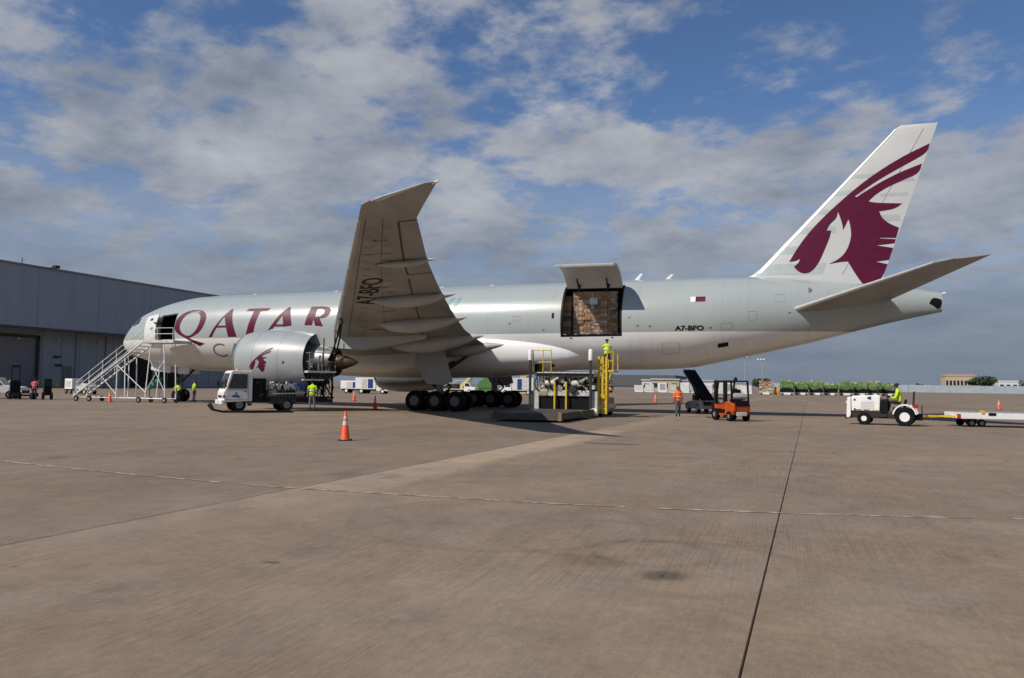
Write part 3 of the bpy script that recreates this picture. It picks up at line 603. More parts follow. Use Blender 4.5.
# engines
def engine(side):
    E=sub('engine',AC); ey=side*9.6; ez=3.12
    def rad(x): return interp([(19.6,1.72),(19.7,1.83),(20.0,1.93),(20.6,2.03),(21.4,2.1),(22.6,2.1),(23.7,2.02),(24.5,1.92),(24.95,1.85)],x)
    xs_=[19.6,19.65,19.75,20,20.3,20.6,21,21.4,21.8,22.3,23,23.6,24.2,24.6,24.95]
    p=[(rad(x),x) for x in xs_]
    m=PB(); m.lathe([(1.56,19.95),(1.6,19.7),(1.66,19.62)]+p+[(1.8,24.94),(1.76,24.5),(1.7,23.5),(1.66,22)],(0,ey,ez),'x',64)
    m.f=[f for f in m.f if len(f)==4]; m.mi=[0]*len(m.f); nac=m.build('nacelle',NACG,E,50)
    PB().lathe([(1.64,19.69),(1.66,19.63),(1.72,19.592),(1.80,19.615),(1.86,19.72),(1.9,19.85)],(0,ey,ez),'x',64).build('inlet_lip',CHROME,E,60).data
    PB().lathe([(1.62,19.8),(1.58,20.2),(1.6,21.1)],(0,ey,ez),'x',48).build('inlet_duct',GREY,E,50)
    fan=PB(); 
    for k in range(22):
        a=2*pi*k/22; c,s_=cos(a),sin(a)
        def fp(r,tw,dx): return (20.9+dx,ey+r*c-tw*s_,ez+r*s_+tw*c)
        fan.add([fp(.4,-.08,-.12),fp(.4,.08,.12),fp(1.0,.16,.1),fp(1.58,.22,.06),fp(1.58,-.2,-.06),fp(1.0,-.13,-.12)],[(0,1,2,5),(5,2,3,4)])
    fan.build('fan_blades',DARK,E,0,recalc=False)
    PB().lathe([(.001,20.3),(.12,20.38),(.28,20.6),(.42,20.95),(.42,21.1)],(0,ey,ez),'x',24).build('spinner',GREY,E,50)
    PB().lathe([(1.3,21.5),(1.36,22.5),(1.36,23.6),(1.26,24.6),(1.08,25.6),(.92,26.3),(.86,26.3),(.84,25.6)],(0,ey,ez),'x',48).build('core_cowl',pm('core_metal',(.3,.285,.26),.38,.8,var=.25,scale=1.5),E,50)
    PB().lathe([(1.7,21.8),(1.3,21.8)],(0,ey,ez),'x',48).build('fan_duct_wall',DARK,E,0)
    PB().lathe([(.66,25.4),(.6,26.2),(.42,27),(.2,27.6),(.05,27.85),(.001,27.87)],(0,ey,ez),'x',32).build('exhaust_plug',pm('heat_stained_metal',(.12,.09,.065),.4,.8,var=.25),E,50)
    # strut from cowl to wing
    rg=[]
    for x,zt,zb,w in ((21.2,5.25,5.0,.05),(21.9,5.36,4.9,.2),(23,5.5,4.6,.3),(24.4,5.5,4.35,.33),(25.5,5.4,4.05,.34),(26.8,5.3,3.9,.34),(28.2,5.1,3.85,.32),(29.4,5.05,4.0,.28),(31,5.0,4.3,.2),(32.6,4.95,4.6,.08)):
        rg.append([(x,ey-w,zb+.08),(x,ey-w*.6,zb),(x,ey+w*.6,zb),(x,ey+w,zb+.08),(x,ey+w,zt-.08),(x,ey+w*.6,zt),(x,ey-w*.6,zt),(x,ey-w,zt-.08)])
    PB().loft(rg).build('pylon',NACG,E,50)
    for xx in (21.3,23.2): PB().loft([[(xx+d,ey+(rad(xx)+.003)*cos(a),ez+(rad(xx)+.003)*sin(a)) for a in [2*pi*k/64 for k in range(64)]] for d in (0,.025)],False).build('cowl_seam',GREY,E,60,recalc=False)
    PB().prism([(21.0,0),(22.2,0),(22.35,.55),(21.9,.6)],'y',-.03,.03).build('strake',NACG,E,0) if False else None
    return E,rad
EP,nrad=engine(-1); ES,_=engine(1)
ORYX=[(54.1,10.09),(54.69,11.12),(55.4,12.07),(56.17,12.9),(57.0,13.7),(58.03,14.61),(58.98,15.36),(59.92,15.99),(60.98,16.62),(61.9,17.06),(62.48,17.33),(62.34,16.77),(61.5,16.28),(60.31,15.64),(59.24,15.01),(58.09,14.19),(58.19,14.13),(59.38,14.89),(60.44,15.45),(61.23,15.78),(62.02,16.07),(61.86,15.48),(60.96,15.08),(60.04,14.7),(59.3,14.23),(58.9,13.82),(59.36,13.7),(60.87,13.6),(60.42,13.26),(59.52,13.15),(59.68,12.72),(60.14,12.31),(60.66,12.07),(60.49,11.42),(59.54,11.46),(59.54,11.42),(60.47,11.34),(60.39,11.08),(59.33,10.98),(60.31,10.79),(60.06,10.03),(59.3,9.94),(59.98,9.77),(59.6,8.72),(58.58,8.44),(58.11,9.14),(57.65,10.0),(57.17,9.98),(56.52,9.87),(57.18,10.21),(57.59,10.71),(57.82,11.36),(57.87,11.88),(57.78,12.47),(57.7,12.73),(57.53,12.34),(57.38,12.05),(57.33,12.5),(57.09,13.25),(56.99,12.81),(56.58,12.46),(56.4,12.05),(56.68,12.04),(56.57,11.57),(56.22,10.69),(55.87,9.88),(55.45,9.37),(55.03,9.27),(54.68,9.4),(54.38,9.75),(54.69,10.02),(54.76,10.26),(54.48,10.12)]
def smooth_poly(P,it=2):
    """cut only the gentle corners, so tips stay sharp"""
    for _ in range(it):
        out=[]; n=len(P)
        for i in range(n):
            a,b,c=Vector(P[i-1]),Vector(P[i]),Vector(P[(i+1)%n]); u=(b-a); v=(c-b)
            if u.length>.05 and v.length>.05 and u.normalized().dot(v.normalized())>.45: out+=[tuple(b-u*.25),tuple(b+v*.25)]
            else: out.append(P[i])
        P=out
    return P
ORYX=smooth_poly(ORYX)
def nac_map(x,z):
    s=z-3.12; r=nrad(x)+.008; return (x,-9.6-sqrt(max(0,r*r-s*s)),z)
small=[(21.15+(x-54.1)*.2,2.42+(z-8.44)*.178) for x,z in ORYX]
decal([(small,[])],nac_map,'cowl_emblem',MAR,EP,.15,_inv,'uv')
decal([([(23.6,2.95),(23.72,2.95),(23.72,3.1),(23.6,3.1)],[])],nac_map,'cowl_drain',BLACK,EP,.2,_inv)

# fin
FLE=[(7.6,50.3),(8.95,50.75),(9.15,51.4),(9.41,52.05),(18.5,60.62),(18.62,60.9)]; FTE=[(7.6,59.15),(8.67,59.62),(18.62,62.95)]
def fin_y(x,z,off=0):
    l,t_=lin(FLE,z),lin(FTE,z); u=max(0,min(1,(x-l)/(t_-l))); c=t_-l; T=.1 if z<17 else .085
    return foil(u)*T*min(c,8.2)*.5*1.0+off
FN=sub('fin',AC); rg=[]
for z in (7.6,8.5,8.95,9.15,9.41,10,11,12,13,14,15,16,17,18,18.4,18.55,18.62):
    l,t_=lin(FLE,z),lin(FTE,z); k=1 if z<18.5 else (.6 if z<18.6 else .1)
    rg.append([(l+u*(t_-l),-fin_y(l+u*(t_-l),z)*k,z) for u in US]+[(l+u*(t_-l),fin_y(l+u*(t_-l),z)*k,z) for u in reversed(US[1:-1])])
PB().loft(rg).build('fin_panel',FINW,FN,40)
rg=[]
for z in (9.41,10,11,12,13,14,15,16,17,18,18.4):
    l,t_=lin(FLE,z),lin(FTE,z); c=t_-l; rg.append([(l+u*c-.03,s*fin_y(l+u*c,z,.02),z) for s,us in((-1,(.05,.02,.006)),(1,(0.0,.006,.02,.05))) for u in us])
PB().add([p for r in rg for p in r],[(i*7+k,i*7+k+1,i*7+k+8,i*7+k+7) for i in range(10) for k in range(6)]).build('fin_leading_edge',EDGE,FN,60,recalc=False)
for sd in (-1,1):
    fm=lambda x,z,sd=sd:(x,sd*fin_y(x,z,.012),z)
    decal([(ORYX,[])],fm,'oryx_emblem',MAR,FN,.4,_inv,'uv')
    f2=lambda x,z,sd=sd:(x,sd*fin_y(x,z,.006),z)
    for z0,z1,a,b_ in ((9.25,9.95,.01,.55),(10.6,11.1,.02,.4),(11.9,12.3,.03,.4),(13.1,13.45,.03,.4),(14.3,14.6,.04,.42),(15.35,15.6,.06,.5),(14.1,14.3,.62,.97),(15.0,15.25,.7,.97),(12.5,12.9,.75,.98)):
        q=[(lin(FLE,z)+u*(lin(FTE,z)-lin(FLE,z)),z) for z,u in ((z0,a),(z0,b_),(z1,b_-.04),(z1,a))]
        decal([(q,[])],f2,'pale_stripe',FINS,FN,.3,_inv,'uv')
    # rudder hinge line
    q=[]
    for z in (9.2,18.3): l,t_=lin(FLE,z),lin(FTE,z); q.append((l+.7*(t_-l),z))
    decal([([(q[0][0],q[0][1]),(q[0][0]+.03,q[0][1]),(q[1][0]+.03,q[1][1]),(q[1][0],q[1][1])],[])],lambda x,z,sd=sd:(x,sd*fin_y(x,z,.009),z),'rudder_gap',GREY,FN,.4,_inv)
# tailplanes
def tailplane(side):
    W=sub('tailplane',AC); rg=[]
    for y in (.5,1.2,2,4,6,8,10,10.4,10.7):
        k=(y-1.5)/9.2; l=53.95+k*7.3 if y<10.1 else 53.95+((10.1-1.5)/9.2)*7.3+(y-10.1)*1.5; t_=60.25+k*3.1; c=t_-l
        zl=6.75+k*1.68; zt=7.5+k*1.07; T=.09*c*(1 if y<10.5 else .5)
        rg.append([(l+u*c,side*y,zl+(zt-zl)*u+foil(u)*T*.9) for u in US]+[(l+u*c,side*y,zl+(zt-zl)*u-foil(u)*T) for u in reversed(US[1:-1])])
    PB().loft(rg).build('tailplane_panel',WUND,W,40)
    m=PB(); vv=[]
    for y in (2.0,5.,8.,10.2):
        k=(y-1.5)/9.2; l=53.95+k*7.3; c=60.25+k*3.1-l; zl=6.75+k*1.68; zt=7.5+k*1.07
        vv+=[(l+u*c-.015,side*y,zl+(zt-zl)*u+s*foil(u)*.09*c-(.01 if s<0 else -.01)) for u,s in ((.04,.9),(.01,.9),(0,0),(.01,-1),(.04,-1))]
    m.add(vv,[(i*5+k,i*5+k+1,i*5+k+6,i*5+k+5) for i in range(3) for k in range(4)]).build('tailplane_leading_edge',EDGE,W,60,recalc=False)
    vv=[]
    for y in (2.4,10.0):
        k=(y-1.5)/9.2; l=53.95+k*7.3; c=60.25+k*3.1-l; zl=6.75+k*1.68; zt=7.5+k*1.07
        for u in (.7,.705): vv.append((l+u*c,side*y,zl+(zt-zl)*u-foil(u)*.09*c-.01))
    PB().add(vv,[(0,1,3,2)]).build('elevator_gap',WDRK,W,0,recalc=False)
    return W
tailplane(-1); tailplane(1)
# auxiliary power unit exhaust in the side of the tail cone
ex=[]
for k in range(20):
    q=2*pi*k/20; xx=62.62+.36*cos(q)*(1 if cos(q)<0 else .98); zz=ZC(62.5)+.98+(.3+.12*cos(q))*sin(q)+.06*cos(3*q); ex.append((xx,zz))
decal([(ex,[])],lambda x,z:(x,skin_y(x,z,.015),z),'exhaust_port',BLACK,AC,.1,_inv)
PB().tube([(63.0,0,ZC(63)+1.55),(63.25,0,ZC(63)+1.62)],.05).build('tail_light',WHITE,AC)
for x in (56.3,): PB().b2((55.2,-1.6,7.5),(55.35,-1.45,8.2)).build('stabiliser_marker',GREY,AC)
patch(((49.7,-44),(50.35,-44),(50.35,-37),(49.7,-37)),'outflow_port',BLACK,.012,AC,2)

# landing gear
TY=pm('aircraft_tyre',(.008,.008,.0085),.85,var=.3,spec=.2); HUB=pm('hub_grey',(.11,.11,.11),.45,.3)
def gwheel(parent,x,y,r,w,face):
    m=PB(); h=w/2
    m.mat(0).lathe([(r*.5,-h*.7),(r*.75,-h),(r*.93,-h*.85),(r,-h*.4),(r,h*.4),(r*.93,h*.85),(r*.75,h),(r*.5,h*.7)],(x,y,r),'y',28)
    m.mat(1).lathe([(r*.52,face*h*.75),(r*.46,face*h*.82),(r*.4,face*h*.4),(r*.16,face*h*.35),(r*.14,face*h*.8),(.001,face*h*.82)],(x,y,r),'y',28)
    return m.build('wheel',[TY,HUB],parent,40)
NG=sub('nose_landing_gear',AC); nx=5.89
for s in (-1,1): gwheel(NG,nx,s*.36,.54,.4,s)
PB().tube([(nx,0,.54),(nx,0,3.3)],[.1,.13],12).tube([(nx,-.55,.54),(nx,.55,.54)],.08).build('strut',HUB,NG,40)
PB().bar((nx+.1,0,1.7),(nx+1.7,0,3.05),.12).bar((nx-.12,0,1.0),(nx-.35,0,1.6),.07).bar((nx-.35,0,1.6),(nx-.1,0,2.2),.07).build('drag_brace',DARK,NG)
PB().box((nx-.3,0,1.9),(.2,.5,.25)).build('taxi_light_bar',GREY,NG)
for s in (-1,1):
    PB().prism([(3.3,3.35),(5.3,3.1),(5.3,2.35),(3.3,2.62)],'y',s*.62-.03,s*.62+.03).build('gear_door',AWHITE,NG,0,.02)
    PB().prism([(6.1,3.05),(7.2,3.0),(7.2,2.3),(6.1,2.3)],'y',s*.62-.03,s*.62+.03).build('gear_door',AWHITE,NG,0,.02)
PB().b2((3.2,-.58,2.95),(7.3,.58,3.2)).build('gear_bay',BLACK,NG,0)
def main_gear(side):
    G=sub('main_landing_gear',AC); y=side*5.49
    for dx in (-1.46,0,1.46):
        for s in (-1,1): gwheel(G,31.78+dx,y+s*.7,.67,.5,s)
    PB().box((31.78,y,.72),(3.6,.36,.42)).tube([(31.78,y,.7),(31.9,side*5.5,4.6)],[.24,.26],16).build('strut',GREY,G,40,.0)
    for dx in (-1.46,0,1.46): PB().tube([(31.78+dx,y-.7,.67),(31.78+dx,y+.7,.67)],.11).build('axle',DARK,G)
    PB().tube([(31.85,y,2.6),(31.9,side*2.6,3.6)],.13).tube([(31.85,y,2.4),(29.4,side*5.0,4.4)],.12).tube([(31.8,y,2.4),(34.0,side*4.4,4.2)],.1).build('side_brace',DARK,G)
    PB().bar((31.95,y,1.0),(32.6,y,1.6),.1).bar((32.6,y,1.6),(31.98,y,2.2),.1).build('torque_link',DARK,G)
    q=[(30.5,4.45),(32.35,4.45),(33.1,1.95),(32.4,1.72),(31.25,1.8),(30.35,3.1)]
    PB().prism(q,'y',side*6.42-.05,side*6.42+.05).build('gear_door',pm('gear_door_grey',(.3,.3,.3),.5,var=.1),G,0,.03)
    PB().prism([(29.6,2.95),(34.3,2.95),(34.2,2.3),(29.7,2.3)],'y',side*1.5-.04,side*1.5+.04).build('gear_door',pm('gear_door_grey',(.3,.3,.3),.5),G,0,.02)
    PB().b2((29.7,min(side*1.7,side*5.2),3.0),(34.4,max(side*1.7,side*5.2),3.3)).build('gear_bay',BLACK,G,0) if False else None
    return G
main_gear(-1); main_gear(1)
# ------------------------------------------------------------------ people
def person(label, loc, rz, top, legs=DENIM, sleeve=None, skin=SKIND, pose='stand', cap=BLKC, H=1.76, carry=None, group=None, parent_name='person'):
    """continuous skinned body; faces coloured as clothes by the nearest bone"""
    k=H/1.76; J={}; 
    def j(n,p,r): J[n]=(Vector(p)*k,(r if isinstance(r,tuple) else (r,r)))
    lean=.0; hipz=.93; fwd=0
    if pose=='sit': hipz=.12
    b={'stand':0,'walk':.03,'bend':.42,'reach':.1,'sit':.12}[pose]                    # forward shift of the shoulders
    dz={'stand':0,'walk':0,'bend':-.2,'reach':0,'sit':0}[pose]
    j('pelvis',(0,0,hipz),(.18,.135)); j('waist',(0,b*.35,hipz+.2),(.19,.145)); j('chest',(0,b*.8,hipz+.41+dz*.6),(.215,.15)); j('upper',(0,b,hipz+.52+dz),(.13,.09))
    j('neck',(0,b*1.12,hipz+.6+dz),.058); j('jaw',(0,b*1.2+.03,hipz+.665+dz),(.066,.08)); j('head',(0,b*1.22+.015,hipz+.75+dz),(.078,.097)); j('crown',(0,b*1.22+.0,hipz+.815+dz),(.05,.06))
    j('nose',(0,b*1.22+.125,hipz+.725+dz),.014)
    for s,n in ((-1,'l'),(1,'r')):
        sh=(s*.195,b,hipz+.49+dz)
        if pose=='stand': el=(s*.255,-.03,1.15); wr=(s*.25,.06,.92)
        elif pose=='walk': el=(s*.25,-.06+s*.1,1.15); wr=(s*.25,.05+s*.16,.95)
        elif pose=='bend': el=(s*.24,b+.1,.98); wr=(s*.17,b+.32,.85)
        elif pose=='reach': el=(s*.24,.28,1.3); wr=(s*.15,.52,1.36)
        else: el=(s*.25,.2,.3); wr=(s*.17,.45,.36)
        d=(Vector(wr)-Vector(el)).normalized(); hd=Vector(wr)+d*.085
        j('sho'+n,sh,.088); j('elb'+n,el,.064); j('wri'+n,wr,.036); j('han'+n,hd,(.036,.022))
        side=Vector((s,0,0)); f0=d.cross(side); f0=f0.normalized() if f0.length>.1 else Vector((0,1,0))
        for q,(o_,l_) in enumerate(((-.03,.075),(-.01,.09),(.01,.085),(.03,.065))): j('fin%s%d'%(n,q),hd+f0*o_+d*l_*.9,.0085)
        j('thu'+n,Vector(wr)+d*.05+f0*.055,.01)
        if pose=='sit': hip=(s*.1,.05,.1); kn=(s*.14,.46,.14); an=(s*.14,.5,-.26); to=(s*.15,.68,-.31)
        elif pose=='walk': hip=(s*.09,0,.9); kn=(s*.1,.03+s*.13,.5); an=(s*.1,s*.22-.04,.1); to=(s*.11,s*.22+.13,.045)
        else: hip=(s*.095,0,.9); kn=(s*.12,.02,.5); an=(s*.14,-.03,.1); to=(s*.16,.14,.045)
        j('hip'+n,hip,.105); j('kne'+n,kn,.078); j('ank'+n,an,.046); j('toe'+n,to,(.045,.04))
    names=list(J); idx={n:i for i,n in enumerate(names)}
    E=[('pelvis','waist'),('waist','chest'),('chest','upper'),('upper','neck'),('neck','jaw'),('jaw','head'),('head','crown'),('head','nose')]
    for n in 'lr': E+= [('upper','sho'+n),('sho'+n,'elb'+n),('elb'+n,'wri'+n),('wri'+n,'han'+n),('wri'+n,'thu'+n),('pelvis','hip'+n),('hip'+n,'kne'+n),('kne'+n,'ank'+n),('ank'+n,'toe'+n)]+[('han'+n,'fin%s%d'%(n,q)) for q in range(4)]
    me=bpy.data.meshes.new('tmp'); me.from_pydata([J[n][0] for n in names],[(idx[a],idx[c]) for a,c in E],[]); o=bpy.data.objects.new('tmp',me); col.objects.link(o)
    sk=o.modifiers.new('s','SKIN'); sk.branch_smoothing=.5; o.modifiers.new('u','SUBSURF').levels=1
    for i,n in enumerate(names): sv=me.skin_vertices[0].data[i]; sv.radius=(J[n][1][0]*k,J[n][1][1]*k); sv.use_root=(n=='pelvis')
    dg=bpy.context.evaluated_depsgraph_get(); bm_=bpy.data.meshes.new_from_object(o.evaluated_get(dg)); bpy.data.objects.remove(o); bpy.data.meshes.remove(me)
    sleeve=sleeve or top
    for m_ in (top,legs,sleeve,skin,BLKC,REFL): bm_.materials.append(m_)
    segs=[(J[a][0],J[c][0],a,c) for a,c in E]
    def cls(a,c,t):
        if c[:3] in('fin','thu','han'): return 3
        if c[:3]=='wri': return 2 if t<.85 else 3
        if c[:3] in('elb','sho'): return 0 if t<.5 and c[:3]=='elb' or c[:3]=='sho' else 2
        if c[:3] in('kne','hip'): return 1
        if c[:3]=='ank': return 1 if t<.85 else 4
        if c[:3]=='toe': return 4
        if c in('jaw','head','crown','nose'): return 3
        if c=='neck': return 0 if t<.5 else 3
        if c=='waist': return 0 if t>.1 else 1
        return 0
    for p in bm_.polygons:
        ce=p.center; best=9;bi=0
        for a_,c_,an,cn in segs:
            d=c_-a_; t=max(0,min(1,(ce-a_).dot(d)/max(d.length_squared,1e-9))); q=(a_+d*t-ce).length-(J[an][1][0]*(1-t)+J[cn][1][0]*t)*k*.9
            if q<best: best=q; bi=cls(an,cn,t)
        p.material_index=bi
    bm_.shade_smooth()
    root=thing(parent_name,label,'person',loc,rz,group); body=bpy.data.objects.new('body',bm_); col.objects.link(body); body.parent=root
    hc=J['head'][0]
    MB().lathe([(.102*k,-.005),(.106*k,.03),(.098*k,.075),(.07*k,.105),(.03*k,.12),(.001,.122)],hc+Vector((0,-.005,.02)),'z',14).prism([(-.07,.08),(.07,.08),(.05,.17),(-.05,.17)],'z',hc.z+.03,hc.z+.045).build('cap',cap,root,50)
    MB().lathe([(.001,-.012),(.011,0),(.001,.012)],hc+Vector((-.033,.088,-.01)),'z',6).lathe([(.001,-.012),(.011,0),(.001,.012)],hc+Vector((.033,.088,-.01)),'z',6).build('eyes',BLACK,root)
    if top in(HIVIS,HIOR,PINK) and pose!='sit':
        c=J['chest'][0]; w=J['waist'][0]
        MB().tube([w+Vector((0,0,.06*k)),w+Vector((0,0,.11*k))],.205*k,16,False).build('reflective_band',REFL,root).scale=(1.08,.86,1)
    return root
person('worker in yellow hi-vis vest and grey trousers standing beside the fuel truck',(26.07,-11.97,0),radians(20),HIVIS,GRYC,GRYC,SKIND,'stand',BLKC,1.9)
person('worker in yellow hi-vis vest bending beside the nose wheels',(6.6,-1.0,0),radians(60),HIVIS,BLKC,HIVIS,SKIND,'bend',BLKC)
person('worker in yellow vest and blue jeans standing behind the nose wheels',(8.0,-.9,0),radians(-30),HIVIS,DENIM,HIVIS,SKIN,'stand',pm('brown_cap',(.12,.05,.025),.8))
person('worker in yellow hi-vis jacket standing on the raised yellow loader platform',(43.62,-7.75,2.78),radians(15),HIVIS,BLKC,HIVIS,SKIND,'reach',BLKC,1.82)
person('worker in orange hi-vis jacket and jeans walking near the belt loader',(47.56,-5.44,0),radians(10),HIOR,DENIM,HIOR,SKIND,'walk',pm('grey_green_cap',(.1,.11,.1),.8),1.82)
person('worker in yellow hi-vis jacket and black cap driving the white tow tractor',(59.42,-9.05,1.06),radians(80),HIVIS,BLKC,HIVIS,SKIND,'sit',BLKC,2.02)
person('person in pink hi-vis vest standing by the dark carts at far left',(-5.7,-3.9,0),radians(30),PINK,BLKC,BLKC,SKIND,'stand',BLKC,1.74)
person('worker in yellow vest standing behind the white pickup at the left edge',(-11.9,-1.0,0),radians(-60),HIVIS,BLKC,HIVIS,SKIND,'stand',BLKC,1.78)
# ------------------------------------------------------------------ cargo seen inside the hold
def carton_stack(name,label,x0,x1,y0,y1,z0,z1,seed,bs=.36,grp=None,net=True):
    rnd=random.Random(seed); root=thing(name,label,'cargo',((x0+x1)/2,(y0+y1)/2,z0),0,grp); ox,oy=(x0+x1)/2,(y0+y1)/2
    MB().box((0,0,.03),(x1-x0+.1,y1-y0+.1,.06)).build('pallet_base',STEEL,root,0,.01)
    m=MB(); x=x0-ox
    while x<x1-ox-.1:
        w=min(rnd.uniform(.7,1.8)*bs,x1-ox-x)
        for yy,d in ((y0-oy,.5),(y1-oy,-.5)):
            z=.06
            while z<z1-z0-.08:
                h=min(rnd.uniform(.35,1.0)*bs,z1-z0-z); p=rnd.uniform(-.07,.09); m.mat(rnd.choice((0,0,1,1,1,2,3,3,4)))
                if h>.04: m.b2((x+.006,yy+p*(1 if d>0 else -1),z+.004),(x+w-.006+rnd.uniform(-.02,.02),yy+d,z+h-.004))
                z+=h
        x+=w
    m.mat(4); m.b2((x0-ox+.05,y0-oy+.45,.06),(x1-ox-.05,y1-oy-.45,z1-z0-.05))
    o=m.build('carton_stack',CARD,root,0); o['kind']='stuff'
    if net:
        n=MB(); st=.3; i=0; a=x0-ox
        while a<=x1-ox: n.box((a,y0-oy-.095,(z1-z0)/2),(.016,.02,z1-z0)); a+=st
        a=.25
        while a<z1-z0: n.box((0,y0-oy-.095,a),(x1-x0,.02,.016)); a+=st
        n.build('cargo_net',GREY,root,0)
    return root
carton_stack('cargo_pallet','netted pallet of brown cartons filling the open cargo doorway',40.05,43.1,-1.75,.7,5.2,8.25,3,.3)
wr=MB().b2((41.2,-1.90,7.35),(41.75,-1.86,7.8)).build('placard',pm('shrink_wrap',(.5,.52,.55),.2),None,0); tag(wr,'small pale document pouch fixed on the netted carton pallet','pouch')
carton_stack('cargo_pallet','pallet of cartons half hidden at the left side of the doorway',36.6,39.85,-1.6,.8,5.2,8.0,5,.36)

# ------------------------------------------------------------------ passenger-style boarding stairs at the nose
ST=thing('boarding_stairs','white steel wheeled boarding stairs leading up to the crew door','stairs',(4.25,-4.4,0))
bx,tx,tz=-1.35,5.3,4.85; dx=tx-bx
def sp_(u): return (bx-3+dx*u,.55+(tz-.55)*u*1.0)
for s in (-.62,.62):
    MB().bar((bx-3-.15,s,.42),(tx-3,s,tz-.08),.17,.06).build('stringer',WHITE,ST,0)
    r=MB(); 
    for hh in (.55,1.0): r.tube([(bx-3+.1,s,.55+hh),(tx-3,s,tz+hh)],.022,6)
    for u in (.02,.2,.4,.6,.8,.98): a,z=sp_(u); r.tube([(a,s,z-.1),(a,s,z+1.0)],.02,6)
    r.tube([(bx-3+.1,s,1.1),(bx-3-.25,s,.3)],.026,6)
    r.build('handrail',WHITE,ST,40)
n=17
for i in range(n):
    a,z=sp_((i+.5)/n); MB().box((a,0,z-.06),(.27,1.2,.045)).build('tread',GALV if i%2 else DIRTY,ST,0)
MB().b2((tx-3-.05,-.75,tz-.2),(8.2-3,1.35,tz)).build('platform',DIRTY,ST,0,.02)
r=MB()
for a in (8.1-3,6.6-3): r.tube([(a,-.7,tz),(a,-.7,tz+.95)],.022,6)
for hh in (.5,.95): r.tube([(5.4-3,-.7,tz+hh),(8.1-3,-.7,tz+hh)],.02,6)
r.build('platform_rail',WHITE,ST,40)
for (a,b_) in ((5.55-3,5.95-3),(7.45-3,7.2-3)):
    for s in (-.6,.6): MB().tube([(a,s,.3),(b_,s,tz-.2)],.042,8).build('support_leg',WHITE,ST,40)
for s in (-.6,.6):
    MB().tube([(5.6-3,s,.9),(7.25-3,s,3.3)],.026,6).tube([(7.4-3,s,.9),(5.9-3,s,3.3)],.026,6).build('cross_brace',WHITE,ST,40) if s<0 else None
    MB().tube([(2.75-3,s,.3),(2.75-3,s,3.2)],.045,8).tube([(3.6-3,s,.3),(3.5-3,s,3.5)],.045,8).build('support_leg',WHITE,ST,40)
    MB().tube([(2.75-3,s,2.9),(5.6-3,s,.8)],.028,6).tube([(1.3-3,s,1.9),(2.75-3,s,.6)],.026,6).build('cross_brace',WHITE,ST,40) if s<0 else None
    MB().tube([(-.9-3,s,.33),(7.45-3,s,.33)],.035,6).build('base_tube',GALV,ST,40)
for a in (-1.2,.1,5.0,7.45):
    for s in (-.65,.65): wheel(ST,(a-3,s,.22),.22,.12,GREY,s/abs(s))
tc=MB().prism([(4.0-3,1.0),(5.2-3,1.35),(5.3-3,2.0),(4.5-3,1.7)],'y',1.2,1.5).build('green_tarp',TARP,None,0); tag(tc,'green tarp bundle hanging behind the boarding stairs','tarp'); tc.location=(4.25,-4.4,0)
MB().bar((4.2-3,1.35,0),(4.2-3,1.35,1.2),.05).bar((5.2-3,1.35,0),(5.2-3,1.35,1.5),.05).build('stand_leg',GREY,tc)

# ------------------------------------------------------------------ fuel truck beside the port engine
FT=thing('fuel_truck','white cab-over fuelling truck with lift deck parked beside the engine','truck',(23.15,-13.1,0),atan2(-.75,-.66))
# local: +x forward, +y left
cabp=[(2.35,.55),(2.38,1.15),(2.28,1.3),(1.98,2.36),(1.86,2.44),(.78,2.44),(.72,2.36),(.72,.62)]
cab=MB().prism(cabp,'y',-.95,.95).build('cab',WHITE,FT,0,.05)
MB().add([(2.285,-.82,1.36),(2.285,.82,1.36),(2.015,.78,2.28),(2.015,-.78,2.28)],[(0,1,2,3)]).build('windscreen',GLASS,cab,0,recalc=False)
for s in (-1,1):
    MB().prism([(2.14,1.36),(1.88,2.24),(1.02,2.24),(1.02,1.36)],'y',s*.955-.006,s*.955+.006).build('side_window',GLASS,cab,0)
    MB().prism([(1.0,.72),(2.2,.72),(2.2,1.28),(1.0,1.28)],'y',s*.952-.005,s*.952+.005).build('door_panel',pm('cab_white_2',(.72,.72,.7),.4),cab,0)
    MB().b2((1.05,s*.965-.01,1.18),(1.2,s*.965+.01,1.22)).build('door_handle',BLACK,cab)
    MB().b2((2.34,s*.7-.15,.78),(2.41,s*.7+.15,.98)).build('headlight',pm('lamp_glass',(.7,.7,.68),.15),cab,0,.02)
    MB().b2((2.3,s*.93-.05,.82),(2.4,s*.93+.04,.98)).build('indicator',RED,cab,0)
    MB().bar((2.2,s*.95,1.7),(2.35,s*1.2,1.75),.03).b2((2.28,s*1.12,1.45),(2.36,s*1.3,1.85)).build('mirror',BLACK,cab)
MB().b2((2.3,-.98,.42),(2.5,.98,.68)).build('bumper',WHITE,FT,0,.03); MB().b2((2.37,-.5,.82),(2.41,.5,.95)).build('grille',BLACK,cab,0)
decal(fit_text('A',1.5,1.85,.85,1.15),lambda x,z:(x,.962,z),'door_logo',BLUE,cab); MB().prism([(1.42,.82),(1.95,.9),(1.9,.97),(1.5,.93)],'y',.955,.963).build('door_swoosh',BLUE,cab,0)
for z in (.7,1.3): MB().b2((.96,.955,z),(2.25,.962,z+.012)).build('panel_gap',DARK,cab,0)
MB().b2((.955,.955,.62),(.967,.962,2.3)).build('panel_gap',DARK,cab,0)
MB().bar((2.3,-.3,1.37),(2.14,.25,1.8),.02).build('wiper',BLACK,cab); MB().b2((1.2,-.25,2.45),(1.5,.25,2.56)).build('beacon',ORG2,cab,0,.03)
MB().b2((2.5,-.28,.48),(2.51,.28,.62)).build('number_plate',DIRTY,cab,0)
